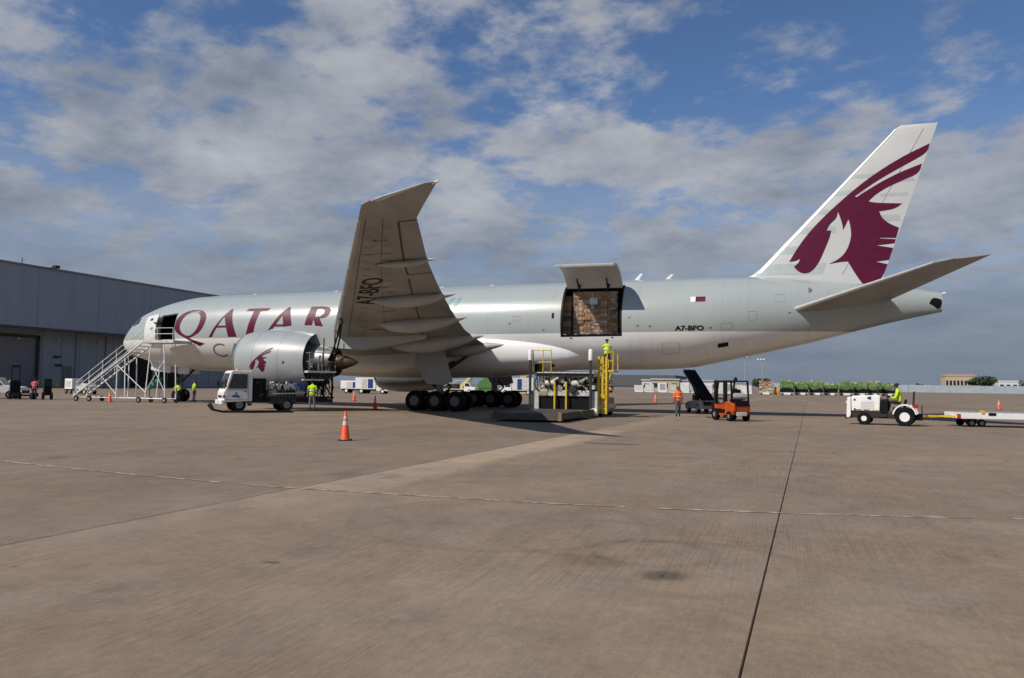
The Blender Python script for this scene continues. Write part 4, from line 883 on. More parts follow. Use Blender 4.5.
MB().b2((.75,.9,.35),(1.0,1.0,.5)).build('cab_step',DARK,FT,0)
MB().b2((-4.3,-.4,.55),(2.2,-.28,.75)).b2((-4.3,.28,.55),(2.2,.4,.75)).b2((-4.3,-.4,.6),(-4.2,.4,.74)).build('chassis',DARK,FT,0)
MB().b2((-.1,-.85,.65),(.66,.9,2.0)).build('pump_housing',BLACK,FT,0,.05); MB().tube([(.2,.85,.9),(.2,1.0,1.3),(.3,1.0,1.75),(.5,.95,1.7)],.06).tube([(.45,.8,.8),(.0,1.0,1.1),(.1,.95,1.6)],.05).build('pump_hose',BLACK,FT,40)
MB().b2((-4.3,-.95,.78),(-.1,.95,.9)).build('deck',DARK,FT,0,.02)
for i in range(5): MB().lathe([(.16,-.4),(.18,-.3),(.18,.3),(.16,.4)],(-.5-.42*i,.35-(i%2)*.1,1.5),'y',14).build('filter_vessel',DIRTY if i%2 else STEEL,FT,40)
MB().b2((-2.5,-.9,.9),(-.12,.93,1.32)).build('equipment_body',DARK,FT,0,.04)
for i in range(4): MB().b2((-2.4+.56*i,.93,.94),(-1.92+.56*i,.945,1.28)).build('locker_door',(GREY,BLACK,DARK,GREY)[i],FT,0,.01)
MB().b2((-2.5,.2,1.33),(-1.95,.9,1.75)).build('blue_locker',BLUE,FT,0,.03)
m=MB()
for i in range(9): m.tube([(-.4-.22*i,.93,.9),(-.45-.2*i,.9,1.3+.1*(i%3))],.03,6)
m.tube([(-.2,.95,1.05),(-2.4,.95,1.1),(-2.6,.8,1.3)],.045,8).build('pipework',GREY,FT,40)
MB().b2((-1.9,.82,.45),(-.3,.97,.78)).build('side_locker',DARK,FT,0,.02)
for x in (1.45,-1.35):
    for s in (-1,1): wheel(FT,(x,s*.8,.4),.4,.26 if x>0 else .4,GREY,s)

for i in range(12): q=random.Random(i); MB().tube([(-.3-.16*i,.5+q.uniform(-.3,.3),1.36),(-.4-.16*i,.7,1.6+q.uniform(0,.25)),(-.7-.16*i,.4,1.55)],.05,6).build('coiled_hose',(DIRTY,WHITE,BLACK)[i%3],FT,40)
# raised work platform at the tail of the truck
m=MB()
for a in (-4.2,-3.0):
    for q in (-.85,.85): m.bar((a,q,.5),(a,q,3.0),.1)
for q in (-.85,.85): m.bar((-3.0,q,.9),(-4.2,q,2.8),.08).bar((-4.2,q,.9),(-3.0,q,2.8),.08)
m.bar((-4.3,.85,2.9),(-4.3,.85,4.9),.07).bar((-3.6,.85,2.9),(-3.6,.85,4.6),.06).build('lift_frame',DARK,FT,0)
MB().b2((-4.4,-.95,2.4),(-2.6,.98,2.52)).build('lift_platform',DIRTY,FT,0); MB().b2((-3.6,.7,1.9),(-2.3,1.05,2.0)).build('side_shelf',DIRTY,FT,0)
m=MB()
for hh in (3.1,3.65): m.tube([(-4.35,-.9,hh),(-2.7,-.9,hh),(-2.7,.92,hh),(-4.35,.92,hh),(-4.35,-.9,hh)],.03,6)
for a,q in ((-4.35,-.9),(-2.7,-.9),(-2.7,.92),(-4.35,.92),(-3.5,.92),(-3.5,-.9)): m.tube([(a,q,2.5),(a,q,3.65)],.03,6)
m.build('guard_rail',GREY,FT,40)
MB().b2((-4.2,-.5,2.52),(-3.5,.3,3.5)).build('valve_cabinet',BLACK,FT,0,.03); MB().lathe([(.26,-.2),(.3,0),(.26,.2)],(-3.0,.6,3.0),'y',16).lathe([(.14,0),(.14,.5)],(-3.3,.7,2.55),'z',12).build('hose_reel',STEEL,FT,40)
rn=random.Random(21)
for i in range(16):
    a,q,z=rn.uniform(-4.3,-2.8),rn.uniform(.3,.95),rn.choice((1.0,1.35,1.7,2.53,2.8)); w=rn.uniform(.12,.34)
    MB().b2((a,q-w/2,z),(a+w,q+w/2,z+rn.uniform(.15,.5))).build('valve_block',rn.choice((WHITE,BLACK,STEEL,DARK,DIRTY,BLACK)),FT,0,.02)
for i in range(7): a=-2.7-.24*i; MB().tube([(a,.97,.8),(a-.1,.99,1.5),(a+.1,.95,2.1),(a,.9,2.6+.2*(i%3))],.04,6).build('deck_hose',BLACK,FT,40)
# refuelling hoses up to the wing
for i,(a,e) in enumerate((((25.4,-9.6,2.9),(29.3,-14.4,5.15)),((26.4,-10.2,2.9),(29.5,-14.6,5.2)))):
    pth=[]
    for k in range(15):
        u=k/14; pth.append((a[0]+(e[0]-a[0])*u,a[1]+(e[1]-a[1])*u+.2*sin(pi*u),a[2]+(e[2]-a[2])*u**(.8 if i else 1.25)))
    o=MB().tube(pth,.055,8).build('refuelling_hose',BLACK,None,40); MB().tube([pth[-1],(pth[-1][0],pth[-1][1],pth[-1][2]+.35)],[.11,.07],10).build('coupling',DARK,o)
    tag(o,('left-hand' if i==0 else 'right-hand')+' black refuelling hose rising from the truck deck to the wing','hose')
pth=[(23.0+.32*i,-17.3+.3*i+.25*sin(i*.9),.06+(.12 if i==0 else 0)) for i in range(11)]
o=MB().tube(pth,.06,8).build('ground_hose',RUB,None,40); tag(o,'black hose lying on the concrete in front of the fuel truck','hose'); MB().tube([pth[0],(22.8,-17.4,.5)],[.1,.13],10).build('nozzle',DARK,o,40)

# ------------------------------------------------------------------ cargo loader under the open door
CL=thing('cargo_loader','white scissor-lift cargo loader with yellow rails under the open cargo door','loader',(41.4,-8,0))
MB().b2((-2.1,-1.0,.42),(2.1,4.0,.75)).build('chassis',DIRTY,CL,0,.04)
LW=pm('loader_white',(.5,.485,.44),.5,var=.25,scale=3)
MB().b2((-2.0,-1.35,.15),(-1.55,-1.0,1.5)).b2((1.55,-1.35,.15),(2.0,-1.0,1.5)).b2((-1.55,-1.3,1.2),(1.55,-1.05,1.55)).build('front_frame',LW,CL,0,.03)
MB().b2((-1.54,-1.2,.2),(1.54,-1.12,1.18)).build('engine_grille',BLACK,CL,0)
for s in (-1.1,1.1): MB().bar((s,-.6,.8),(s,3.4,2.3),.16,.22).bar((s,3.4,.8),(s,-.6,2.3),.16,.22).build('scissor_arms',LW,CL,0)
MB().tube([(-1.2,-.6,.85),(1.2,-.6,.85)],.1).tube([(-1.2,1.4,1.55),(1.2,1.4,1.55)],.1).build('cross_shaft',STEEL,CL,40)
MB().b2((-1.85,-1.2,2.35),(1.85,4.2,2.6)).build('bridge_deck',LW,CL,0,.03); MB().b2((-1.7,-1.26,2.4),(1.7,-1.2,2.55)).build('deck_edge',BLACK,CL,0)
for i in range(9): MB().tube([(-1.6+.4*i,-1.1,2.63),(-1.6+.4*i,4.1,2.63)],.045,8).build('deck_roller',STEEL,CL,40)
for i in range(7):
    x=-1.5+i*.5; MB().b2((x,-1.15,1.6),(x+.3,-.7,1.85+.25*((i*3)%3)/2)).build('hydraulic_block',(LW,GREY,DARK,LW,STEEL,DARK,LW)[i],CL,0,.03)
for s in (-.9,.6): MB().lathe([(.001,-.3),(.16,-.28),(.2,0),(.16,.28),(.001,.3)],(s,-1.2,1.95),'x',14).build('hydraulic_tank',LW,CL,40)
for s in (-2.05,1.62):
    MB().bar((s,-1.5,.1),(s,-1.5,3.35),.13).build('mast_post',DARK,CL,0); MB().lathe([(.13,3.3),(.14,3.4),(.14,3.85),(.1,3.95),(.001,3.97)],(s,-1.5,0),'z',14).build('mast_cap',WHITE,CL,40)
m=MB()
for a in (-1.95,-1.35,-.85): m.tube([(a,-1.2,2.6),(a,-1.2,3.95)],.03,6)
for hh in (3.2,3.9): m.tube([(-1.95,-1.2,hh),(-.85,-1.2,hh)],.03,6)
m.build('operator_rail',YEL,CL,40); MB().b2((-1.9,-1.15,2.62),(-1.4,-.8,3.1)).build('control_console',BLACK,CL,0,.03); MB().b2((-.95,-1.1,2.9),(-.7,-.9,3.1)).build('control_box',BLACK,CL,0,.03)
for s in (-.55,.15): MB().bar((s,-1.45,.3),(s,-1.45,2.05),.09).build('bumper_post',YEL,CL,0)
MB().b2((-1.6,.2,.8),(1.6,3.8,2.3)).build('lift_housing',DARK,CL,0,.04)
MB().b2((-1.75,.1,1.62),(-.6,.2,2.28)).b2((.4,.1,1.6),(1.7,.2,2.0)).build('guard_plate',LW,CL,0,.02)
for x in (-1.8,1.8):
    for y in (.2,3.2): wheel(CL,(x,y,.42),.42,.35,LW,1 if x>0 else -1,axis='x')
rn=random.Random(5); LT=pm('loader_tan',(.3,.24,.15),.6,var=.3)
for mt_,nm_ in ((LW,'hydraulic_fitting'),(DARK,'bracket'),(LT,'weathered_bracket'),(BLACK,'motor')):
    for i in range(7):
        x,z=rn.uniform(-1.7,1.5),rn.uniform(1.55,2.15); w=rn.uniform(.1,.42)
        MB().box((x,rn.uniform(-1.35,-.9),z),(w,rn.uniform(.1,.4),rn.uniform(.08,.3)),Matrix.Rotation(rn.uniform(-.6,.6),3,'Y')).build(nm_,mt_,CL,0,.015)
for i in range(10): x=rn.uniform(-1.7,1.6); MB().tube([(x,-1.38,1.5),(x+rn.uniform(-.3,.3),-1.42,1.9),(x+rn.uniform(-.5,.5),-1.3,2.4)],.03,6).build('hydraulic_hose',BLACK,CL,40)
MB().b2((-1.95,-.95,.2),(-1.5,4.0,1.1)).b2((1.5,-.95,.2),(1.95,4.0,1.1)).build('side_frame',LT,CL,0,.03)
for x in (-1.0,.75): MB().bar((x-.6,-1.2,1.62),(x+.6,-1.15,2.3),.1,.12).build('scissor_link',LW,CL,0,.01); MB().bar((x+.6,-1.12,1.62),(x-.6,-1.08,2.3),.1,.12).build('scissor_link',LT,CL,0,.01)
for i in range(6): MB().b2((-1.65+.58*i,-1.0,1.95+.1*(i%2)),(-1.25+.58*i,-.75,2.3)).build('roller_carriage',(LW,DIRTY,LT,LW,GREY,LW)[i],CL,0,.03)
for x in (-1.6,-.75,.1,.95): MB().b2((x,-1.33,1.22),(x+.6,-1.3,1.5)).build('cover_plate',(LT,LW,GREY,LW)[int((x+1.7)//.85)%4],CL,0,.015)
MP=sub('elevator_platform',CL)
MB().b2((-1.75,-8.9,.14),(1.75,-1.6,.4)).build('platform_frame',DARK,MP,0,.03)
for s in (-1,1): MB().b2((s*1.82-.06,-8.95,.12),(s*1.82+.06,-1.6,.48)).build('side_rail',pm('worn_olive',(.07,.065,.045),.7,var=.4,scale=4),MP,0,.02)
MB().b2((-1.9,-9.05,.1),(1.9,-8.9,.4)).build('front_rail',pm('worn_tan',(.075,.06,.042),.7,var=.4,scale=4),MP,0,.02)
for i in range(17): MB().b2((-1.7,-8.75+i*.42,.4),(1.7,-8.5+i*.42,.445)).build('deck_plank',pm('roller_deck',(.06,.06,.045),.6,var=.4,scale=3),MP,0)
for x,y in ((-1.8,-9.0),(1.8,-9.0),(1.85,-5.0)): MB().b2((x-.1,y-.1,.08),(x+.1,y+.1,.5)).build('corner_guide',pm('rust_tan',(.2,.14,.075),.7,var=.3),MP,0,.03)
# tall yellow operator tower
m=MB()
for s in (1.98,2.2,2.42):
    m.bar((s,-.9,.2),(s,-.9,3.55),.13,.12)
m.bar((2.0,-.3,.4),(2.0,-.3,3.4),.1).bar((2.4,-.3,.4),(2.4,-.3,3.4),.1)
for i in range(8): m.bar((2.0,-.9,.5+i*.36),(2.42,-.9,.5+i*.36),.06).bar((2.0,-.9,.5+i*.36),(2.4,-.3,.86+i*.36),.04)
m.build('tower_ladder',YEL,CL,0)
MB().b2((1.98,-.9,2.66),(2.85,.7,2.76)).build('tower_floor',YEL,CL,0)
m=MB()
for x,y in ((2.8,-.85),(2.8,.65),(2.0,.65),(2.45,-.85)): m.bar((x,y,2.7),(x,y,3.85),.05)
for hh in (3.3,3.82): m.bar((2.8,-.85,hh),(2.8,.65,hh),.045).bar((2.45,-.85,hh),(2.8,-.85,hh),.045).bar((2.0,.65,hh),(2.8,.65,hh),.045)
m.build('tower_rail',YEL,CL,0); MB().bar((2.7,-.8,2.66),(2.2,-.85,1.2),.07).b2((1.85,-1.0,1.1),(2.4,-.8,1.35)).build('tower_brace',YEL,CL,0)
MB().lathe([(.001,-.25),(.2,-.2),(.26,0),(.2,.2),(.001,.25)],(1.85,-1.55,.28),'x',16).build('float_bumper',pm('cream_rubber',(.7,.66,.5),.6),CL,40)

# ------------------------------------------------------------------ forklifts
def forklift(label,loc,rz,paint,s=1.0,cat='forklift',grp='forklifts'):
    R=thing('forklift',label,cat,loc,rz,grp); R.scale=(s,s,s)
    body=MB().prism([(-1.15,.35),(-1.2,.9),(-1.08,1.05),(-.3,1.05),(-.25,.72),(.55,.62),(.75,.95),(.85,.95),(.9,.3),(.2,.28),(-.4,.3)],'y',-.52,.52).build('chassis',paint,R,0,.06)
    MB().prism([(-1.28,.55),(-1.32,.95),(-1.15,1.0),(-1.15,.5)],'y',-.5,.5).build('counterweight',paint,R,0,.05); MB().b2((-1.345,-.44,.82),(-.72,.44,1.14)).build('rear_hood',BLACK,R,0,.06); MB().b2((-.35,-.535,.42),(.5,.535,.66)).build('step_panel',BLACK,R,0,.02)
    for y in (-.4,.4): MB().b2((-1.34,y-.06,.7),(-1.31,y+.06,.79)).build('tail_lamp',RED,R,0)
    MB().b2((-1.3,-.3,.3),(-1.2,.3,.52)).build('tow_hitch',DIRTY,R,0,.03)
    MB().lathe([(.001,-.45),(.15,-.42),(.19,-.3),(.19,.3),(.15,.42),(.001,.45)],(-1.0,0,1.36),'y',18).build('gas_cylinder',pm('cylinder_silver',(.55,.55,.55),.35,.4),R,40)
    MB().b2((-.85,-.25,1.1),(-.35,.25,1.2)).prism([(-.85,1.15),(-.75,1.75),(-.66,1.75),(-.72,1.15)],'y',-.24,.24).build('seat',BLACK,R,0,.03)
    m=MB()
    for y in (-.5,.5): m.bar((.72,y,.95),(.4,y,2.2),.08).bar((-1.1,y,1.05),(-1.0,y,2.2),.08).bar((.4,y,2.2),(-1.0,y,2.2),.08)
    for x in (.4,.05,-.3,-.65,-1.0): m.bar((x,-.5,2.2),(x,.5,2.2),.07)
    m.build('overhead_guard',BLACK,R,0); MB().lathe([(.1,2.22),(.1,2.36),(.04,2.42)],(-.6,0,0),'z',12).build('beacon',BLACK,R)
    m=MB()
    for y in (-.36,-.22,.22,.36): m.bar((1.08,y,.15),(1.08,y,2.25),.1,.09)
    for z in (.3,1.2,2.2): m.bar((1.08,-.4,z),(1.08,.4,z),.09)
    m.build('mast',DARK,R,0); MB().b2((1.13,-.5,.25),(1.2,.5,.95)).build('carriage',DARK,R,0)
    for y in (-.3,.3): MB().b2((1.15,y-.06,.08),(2.2,y+.06,.13)).build('fork',DARK,R,0)
    MB().bar((.55,0,.9),(.4,0,1.4),.05).lathe([(.17,-.02),(.19,0),(.17,.02)],(.38,0,1.42),'z',14).build('steering_wheel',BLACK,R)
    for y in (-.5,.5):
        wheel(R,(.65,y*1.05,.34),.34,.26,GREY,y/.5,rr=.42); wheel(R,(-.85,y*.98,.28),.28,.22,GREY,y/.5,rr=.42)
    return R
forklift('orange forklift with gas cylinder on its back, beside the belt loader',(50.8,-8.6,0),radians(122),ORG)
forklift('small amber forklift parked far beyond the yellow loader tower',(13.6,139,0),radians(168),ORG2,1.35)

# ------------------------------------------------------------------ belt loader
BL=thing('belt_loader','grey belt loader with its dark conveyor raised to the belly','belt loader',(48.35,2.6,0),radians(114)); BL.scale=(.86,.86,.95)
MB().prism([(-1.6,.35),(-1.6,.95),(-.6,1.0),(1.3,.85),(1.9,.7),(1.9,.35)],'y',-.85,.85).build('chassis',pm('loader_grey',(.28,.28,.26),.5,var=.2),BL,0,.04)
MB().prism([(-1.9,.72),(-1.75,.6),(3.6,3.0),(3.5,3.25)],'y',-.42,.42).build('conveyor_bed',DARK,BL,0,.02)
MB().prism([(-1.86,.75),(-1.84,.73),(3.5,3.24),(3.48,3.27)],'y',-.36,.36).build('belt',RUB,BL,0)
for y in (-.46,.46): MB().bar((-1.8,y,.72),(3.5,y,3.2),.06,.26).build('side_guard',BLACK,BL,0)
MB().bar((.2,-.4,.9),(1.4,-.4,2.1),.08).bar((.2,.4,.9),(1.4,.4,2.1),.08).build('lift_ram',STEEL,BL,0)
MB().b2((-.6,.45,.98),(.1,.85,1.35)).b2((-.75,.5,1.0),(-.6,.85,1.8)).build('driver_seat',BLACK,BL,0,.03); MB().bar((.5,.65,.9),(.35,.65,1.5),.04).build('steering_column',BLACK,BL)
MB().prism([(-1.55,.6),(-1.2,.6),(-.9,.9),(-1.2,.9)],'y',-.87,-.855).build('hazard_stripe',YEL,BL,0)
for x in (-1.1,1.25):
    for y in (-.75,.75): wheel(BL,(x,y,.36),.36,.24,DIRTY,y/.75)
for y in (-.6,.6): MB().lathe([(.09,0),(.09,.03)],(1.9,y,.6),'x',10).build('lamp',WHITE,BL)

# ------------------------------------------------------------------ tow tractor and dolly
TT=thing('tow_tractor','white baggage tow tractor with driver crossing on the right','tractor',(58.7,-9.0,0),radians(168))
hood=MB().prism([(.25,.72),(.2,1.5),(.3,1.56),(1.55,1.5),(1.62,1.4),(1.62,.72)],'y',-.48,.48).build('hood',WHITE,TT,0,.05)
MB().prism([(1.62,.5),(1.62,1.45),(1.8,1.42),(1.85,.35),(1.7,.35)],'y',-.56,.56).build('front_guard',WHITE,TT,0,.04)
decal([arcpoly(.62,1.4,.22,.09,0,359.9,.2)],lambda x,z:(x,.488,z),'round_logo',BLUE,hood)
for i in range(5): MB().b2((.5,.483,.86+.08*i),(1.15,.49,.9+.08*i)).build('louvre',DIRTY,hood,0)
for z in (.75,1.25): MB().b2((1.4,.483,z),(1.48,.492,z+.1)).build('latch',BLACK,hood,0)
MB().b2((-1.35,-.42,.35),(1.7,.42,.74)).build('chassis',DARK,TT,0,.04)
MB().b2((-.15,-.45,.6),(.22,.45,1.35)).build('dashboard',BLACK,TT,0,.05); MB().bar((.1,0,1.2),(-.18,0,1.5),.05).lathe([(.17,-.02),(.19,0),(.17,.02)],(-.2,0,1.52),'z',16).build('steering_wheel',BLACK,TT)
MB().b2((-.85,-.3,.75),(-.35,.3,.93)).prism([(-.95,.85),(-1.02,1.35),(-.92,1.38),(-.83,.88)],'y',-.28,.28).build('seat',BLACK,TT,0,.04)
for s in (-1,1):
    P=[]
    for k in range(13): a=radians(10+160*k/12); P.append((-.95+.58*cos(a),.5+.62*sin(a)))
    for k in range(12,-1,-1): a=radians(10+160*k/12); P.append((-.95+.51*cos(a),.5+.55*sin(a)))
    MB().prism(P,'y',s*.62-.17,s*.62+.17).build('mudguard',WHITE,TT,40)
    MB().b2((-1.5,s*.6-.1,.92),(-1.38,s*.6+.1,1.1)).build('tail_lamp',RED,TT,0)
    wheel(TT,(-.95,s*.62,.46),.46,.3,WHITE,s,rr=.52); wheel(TT,(.98,s*.55,.33),.33,.22,WHITE,s,rr=.42)
MB().b2((-1.75,-.3,.3),(-1.3,.3,.62)).bar((-1.7,0,.3),(-1.7,0,1.05),.05).build('tow_hitch',BLACK,TT,0); MB().bar((-1.3,.4,.9),(-1.35,.4,1.75),.04).bar((-1.3,-.4,.9),(-1.35,-.4,1.75),.04).bar((-1.35,-.4,1.75),(-1.35,.4,1.75),.04).build('backrest_hoop',BLACK,TT)
for y in (-.4,.4): MB().lathe([(.085,0),(.09,.03),(.06,.05)],(1.83,y,1.15),'x',12).build('headlight',pm('lamp_glass',(.7,.7,.68),.15),TT,40)
MB().b2((1.75,-.55,.3),(1.92,.55,.5)).build('bumper',BLACK,TT,0,.03); MB().tube([(.4,-.35,1.5),(.4,-.35,2.0)],.04).build('exhaust_pipe',DARK,TT,40)
for i in range(3): MB().b2((.3+.4*i,.484,.76),(.62+.4*i,.489,.8)).build('warning_label',(YEL,BLACK,RED)[i],hood,0)
MB().b2((-.1,.3,.45),(.3,.62,.55)).b2((.25,-.62,.45),(.3,.62,.5)).build('step',DARK,TT,0)
DL=thing('pallet_dolly','flat white pallet dolly with yellow drawbar at the right edge','dolly',(64.6,-7.35,0),radians(9))
MB().b2((-2.6,-1.1,.42),(2.6,-1.0,.72)).b2((-2.6,1.0,.42),(2.6,1.1,.72)).b2((-2.62,-1.0,.42),(-2.5,1.0,.72)).b2((2.5,-1.0,.42),(2.62,1.0,.72)).build('side_rail',WHITE,DL,0,.02)
for i in range(14): MB().tube([(-2.35+.36*i,-1.0,.7),(-2.35+.36*i,1.0,.7)],.05,8).build('roller',GALV,DL,40)
MB().b2((-2.5,-.98,.55),(2.5,.98,.6)).build('deck_plate',GREY,DL,0)
for x in (-1.25,1.0): MB().b2((x,-1.12,.6),(x+.35,-1.04,.74)).build('stop',BLACK,DL,0); MB().b2((x-.35,-1.14,.7),(x-.2,-.98,.86)).build('pallet_lock',YEL,DL,0)
MB().b2((-2.66,-1.12,.42),(-2.58,-.85,.66)).build('reflector',RED,DL,0)
MB().bar((-2.6,0,.5),(-4.35,0,.48),.12).bar((-2.6,.5,.5),(-3.3,0,.5),.08).bar((-2.6,-.5,.5),(-3.3,0,.5),.08).build('drawbar',YEL,DL,0)
for x in (-1.7,1.7):
    MB().tube([(x,-.8,.22),(x,.8,.22)],.05).bar((x,0,.2),(x,0,.5),.3,.8).build('axle',DARK,DL)
    for y in (-.75,.75):
        for d in (-.24,.24): wheel(DL,(x+d,y,.2),.2,.16,GREY,y/.75)

# ------------------------------------------------------------------ cones
def cone(label,x,y,h=.9,rz=0):
    R=thing('traffic_cone',label,'traffic cone',(x,y,0),rz,'orange traffic cones'); k=h/.9
    MB().b2((-.19*k,-.19*k,0),(.19*k,.19*k,.04*k)).build('base',CBASE,R,0,.02)
    MB().lathe([(.15*k,.04*k),(.14*k,.06*k),(.035*k,.88*k),(.02*k,.9*k),(.001,.9*k)],(0,0,0),'z',20).build('cone_body',CONE,R,40)
    for a,b_ in ((.48,.6),(.68,.75)): ra=lambda z:(.14-(z-.06)*.128)*k+.003; MB().lathe([(ra(a),a*k),(ra(b_),b_*k)],(0,0,0),'z',20).build('reflective_collar',REFL,R,40)
cone('nearest orange traffic cone standing alone on the open concrete',40.15,-32.37,.93,.3)
cone('orange traffic cone on the right behind the white dolly',74,34.5,1.0)
cone('orange traffic cone just left of the main wheels',27.78,-7.02,.95)
cone('orange traffic cone in the background under the wing',14.57,13.65,1.05)
cone('orange traffic cone at the front bumper of the fuel truck',20.6,-12.6,.95)
cone('orange traffic cone underneath the boarding stairs',3.9,-5.5,.9)
cone('small orange traffic cone beside the worker in orange',40.6,34,1.0)
# ------------------------------------------------------------------ left edge equipment
PK=thing('pickup_truck','white pickup truck cut off by the left edge of the view','pickup',(-10.4,-4.0,0),radians(35))
MB().prism([(-2.6,.45),(-2.6,1.05),(-.6,1.1),(-.45,1.75),(.75,1.78),(1.25,1.15),(2.5,1.0),(2.6,.45)],'y',-.9,.9).build('body',WHITE,PK,0,.06)
for s in (-1,1):
    MB().prism([(-.4,1.15),(-.3,1.66),(.68,1.68),(1.08,1.15)],'y',s*.905-.008,s*.905+.008).build('side_window',GLASS,PK,0); MB().b2((-.1,s*.9-.02,.5),(.9,s*.9+.02,.62)).build('side_stripe',BLUE,PK,0)
    for x in (-1.7,1.65): wheel(PK,(x,s*.82,.36),.36,.24,STEEL,s)
MB().b2((2.55,-.9,.45),(2.68,.9,.72)).build('bumper',BLACK,PK,0,.03); MB().add([(1.24,-.8,1.2),(1.24,.8,1.2),(.8,.75,1.72),(.8,-.75,1.72)],[(0,1,2,3)]).build('windscreen',GLASS,PK,0,recalc=False)
BG=thing('tow_cart','black towbar cart with tall hoop frame at far left','cart',(-7.25,-4.4,0),radians(-35)); BG.scale=(.75,.75,1)
MB().b2((-.5,-.5,.3),(.5,.5,1.6)).build('body',BLACK,BG,0,.08); MB().tube([(-.35,-.4,1.5),(-.4,-.4,2.7),(.3,-.4,2.8),(.75,-.4,1.4)],.05).tube([(-.35,.4,1.5),(-.4,.4,2.7),(.3,.4,2.8),(.75,.4,1.4)],.05).tube([(-.4,-.4,2.7),(-.4,.4,2.7)],.05).tube([(.3,-.4,2.8),(.3,.4,2.8)],.05).build('hoop_frame',BLACK,BG,40)
MB().b2((.5,-.3,.25),(1.0,.3,.5)).build('step',DARK,BG,0)
for x in (-.35,.35):
    for y in (-.5,.5): wheel(BG,(x,y,.3),.3,.2,DARK,y/.5)
TB=thing('tow_bar','low black tow bar with wheels lying beside the hoop cart','tow bar',(-6.5,-3.9,0),radians(25)); TB.scale=(.7,.7,1)
MB().tube([(-1.1,0,.35),(1.3,0,.3)],.07).build('bar',BLACK,TB,40); MB().b2((.5,-.3,.3),(1.2,.3,.55)).build('head',BLACK,TB,0,.04); MB().bar((.2,0,.3),(.2,0,1.0),.05).build('handle',BLACK,TB)
for y in (-.3,.3): wheel(TB,(.7,y,.27),.27,.2,DARK,y/.3)
DC=thing('ground_power_cart','tall dark equipment cart on wheels beside the person in pink','cart',(-4.95,-3.3,0),radians(-35)); DC.scale=(.72,.72,1.02)
MB().prism([(-.4,.35),(-.42,1.2),(-.25,1.75),(.15,1.72),(.45,1.1),(.5,.35)],'y',-.4,.4).build('housing',BLACK,DC,0,.06); MB().b2((-.3,-.41,.6),(.3,-.4,1.1)).build('vent_panel',DARK,DC,0)
for x in (-.3,.35):
    for y in (-.42,.42): wheel(DC,(x,y,.3),.3,.22,DARK,y/.42)
BX=thing('box_cart','small white box cart parked behind the foot of the stairs','cart',(-24,17.2,0),radians(-20))
MB().b2((-1.0,-.6,.55),(.9,.6,1.75)).build('box',WHITE,BX,0,.05); MB().b2((-.8,-.61,.8),(.6,-.6,1.5)).build('door',DIRTY,BX,0); MB().bar((.9,0,.5),(1.8,0,.4),.08).build('drawbar',DARK,BX); MB().b2((-.95,-.5,.4),(.85,.5,.55)).build('underframe',DARK,BX,0)
for x in (-.65,.55):
    for y in (-.55,.55): wheel(BX,(x,y,.28),.28,.18,GREY,y/.55)
BT=thing('baggage_cart','grey baggage tug parked behind the stairs near the hangar','tug',(-20.5,15.6,0),radians(-15))
MB().prism([(-1.1,.4),(-1.1,.9),(-.2,.95),(-.1,1.25),(.9,1.2),(1.15,.9),(1.15,.4)],'y',-.6,.6).build('body',DIRTY,BT,0,.05); MB().b2((-.8,-.35,.9),(-.4,.35,1.35)).build('seat',BLACK,BT,0,.04)
for x in (-.7,.75):
    for y in (-.55,.55): wheel(BT,(x,y,.32),.32,.2,DIRTY,y/.55)

# ------------------------------------------------------------------ service vehicles seen under the wing and belly
def utility_truck(label,x,y,rz,paint,body_paint,L_=5.2,Hh=2.2,boxy=True):
    R=thing('service_truck',label,'truck',(x,y,0),rz,'service trucks beyond the aircraft')
    c=MB().prism([(L_/2,.45),(L_/2,1.1),(L_/2-.7,1.25),(L_/2-1.05,1.95),(L_/2-2.0,1.95),(L_/2-2.0,.45)],'y',-.95,.95).build('cab',paint,R,0,.06)
    for s in (-1,1): MB().prism([(L_/2-.85,1.28),(L_/2-1.15,1.85),(L_/2-1.85,1.85),(L_/2-1.85,1.28)],'y',s*.955-.007,s*.955+.007).build('side_window',GLASS,c,0)
    if boxy:
        MB().b2((-L_/2,-1.0,.7),(L_/2-2.1,1.0,Hh)).build('body_box',body_paint,R,0,.04)
        for s in (-1,1):
            for i in range(3): MB().b2((-L_/2+.15+i*.95,s*1.005-.01,.85),(-L_/2+.98+i*.95,s*1.005+.01,Hh-.2)).build('locker_door',(body_paint,DIRTY,BLUE)[i],R,0)
    else:
        MB().b2((-L_/2,-1.0,.7),(L_/2-2.1,1.0,.85)).build('flat_bed',body_paint,R,0,.03); MB().b2((-L_/2+.3,-.8,.85),(0,.8,1.7)).build('load',DARK,R,0,.05)
        MB().bar((-L_/2,-.9,.85),(-.2,-.9,2.4),.08).bar((-L_/2,.9,.85),(-.2,.9,2.4),.08).b2((-.4,-.95,2.3),(L_/2-1,.95,2.4)).build('ladder_rack',body_paint,R,0)
    MB().b2((-L_/2,-.5,.45),(L_/2-.3,.5,.68)).build('chassis',DARK,R,0)
    for xx in (-L_/2+.95,L_/2-1.0):
        for s in (-1,1): wheel(R,(xx,s*.85,.4),.4,.26,WHITE,s)
    return R
utility_truck('white and blue pickup truck facing right beneath the port wing',-10.9,60,radians(8),BLUE,WHITE,5,2.0)
utility_truck('white service truck with blue locker beneath the port wing, near the starboard engine',-6.9,58,radians(10),WHITE,WHITE,5.4,2.5)
utility_truck('white flatbed truck with rack seen between the port and starboard main wheels',0.6,75,radians(5),WHITE,pm('cream_paint',(.6,.53,.35),.5),6.5,2.2,False)
utility_truck('white van-bodied truck seen just left of the cargo loader post',10.5,78,radians(185),WHITE,CONT,6,2.9)
GREEN2=pm('dull_green_netting',(.07,.17,.05),.85,var=.5,scale=3)
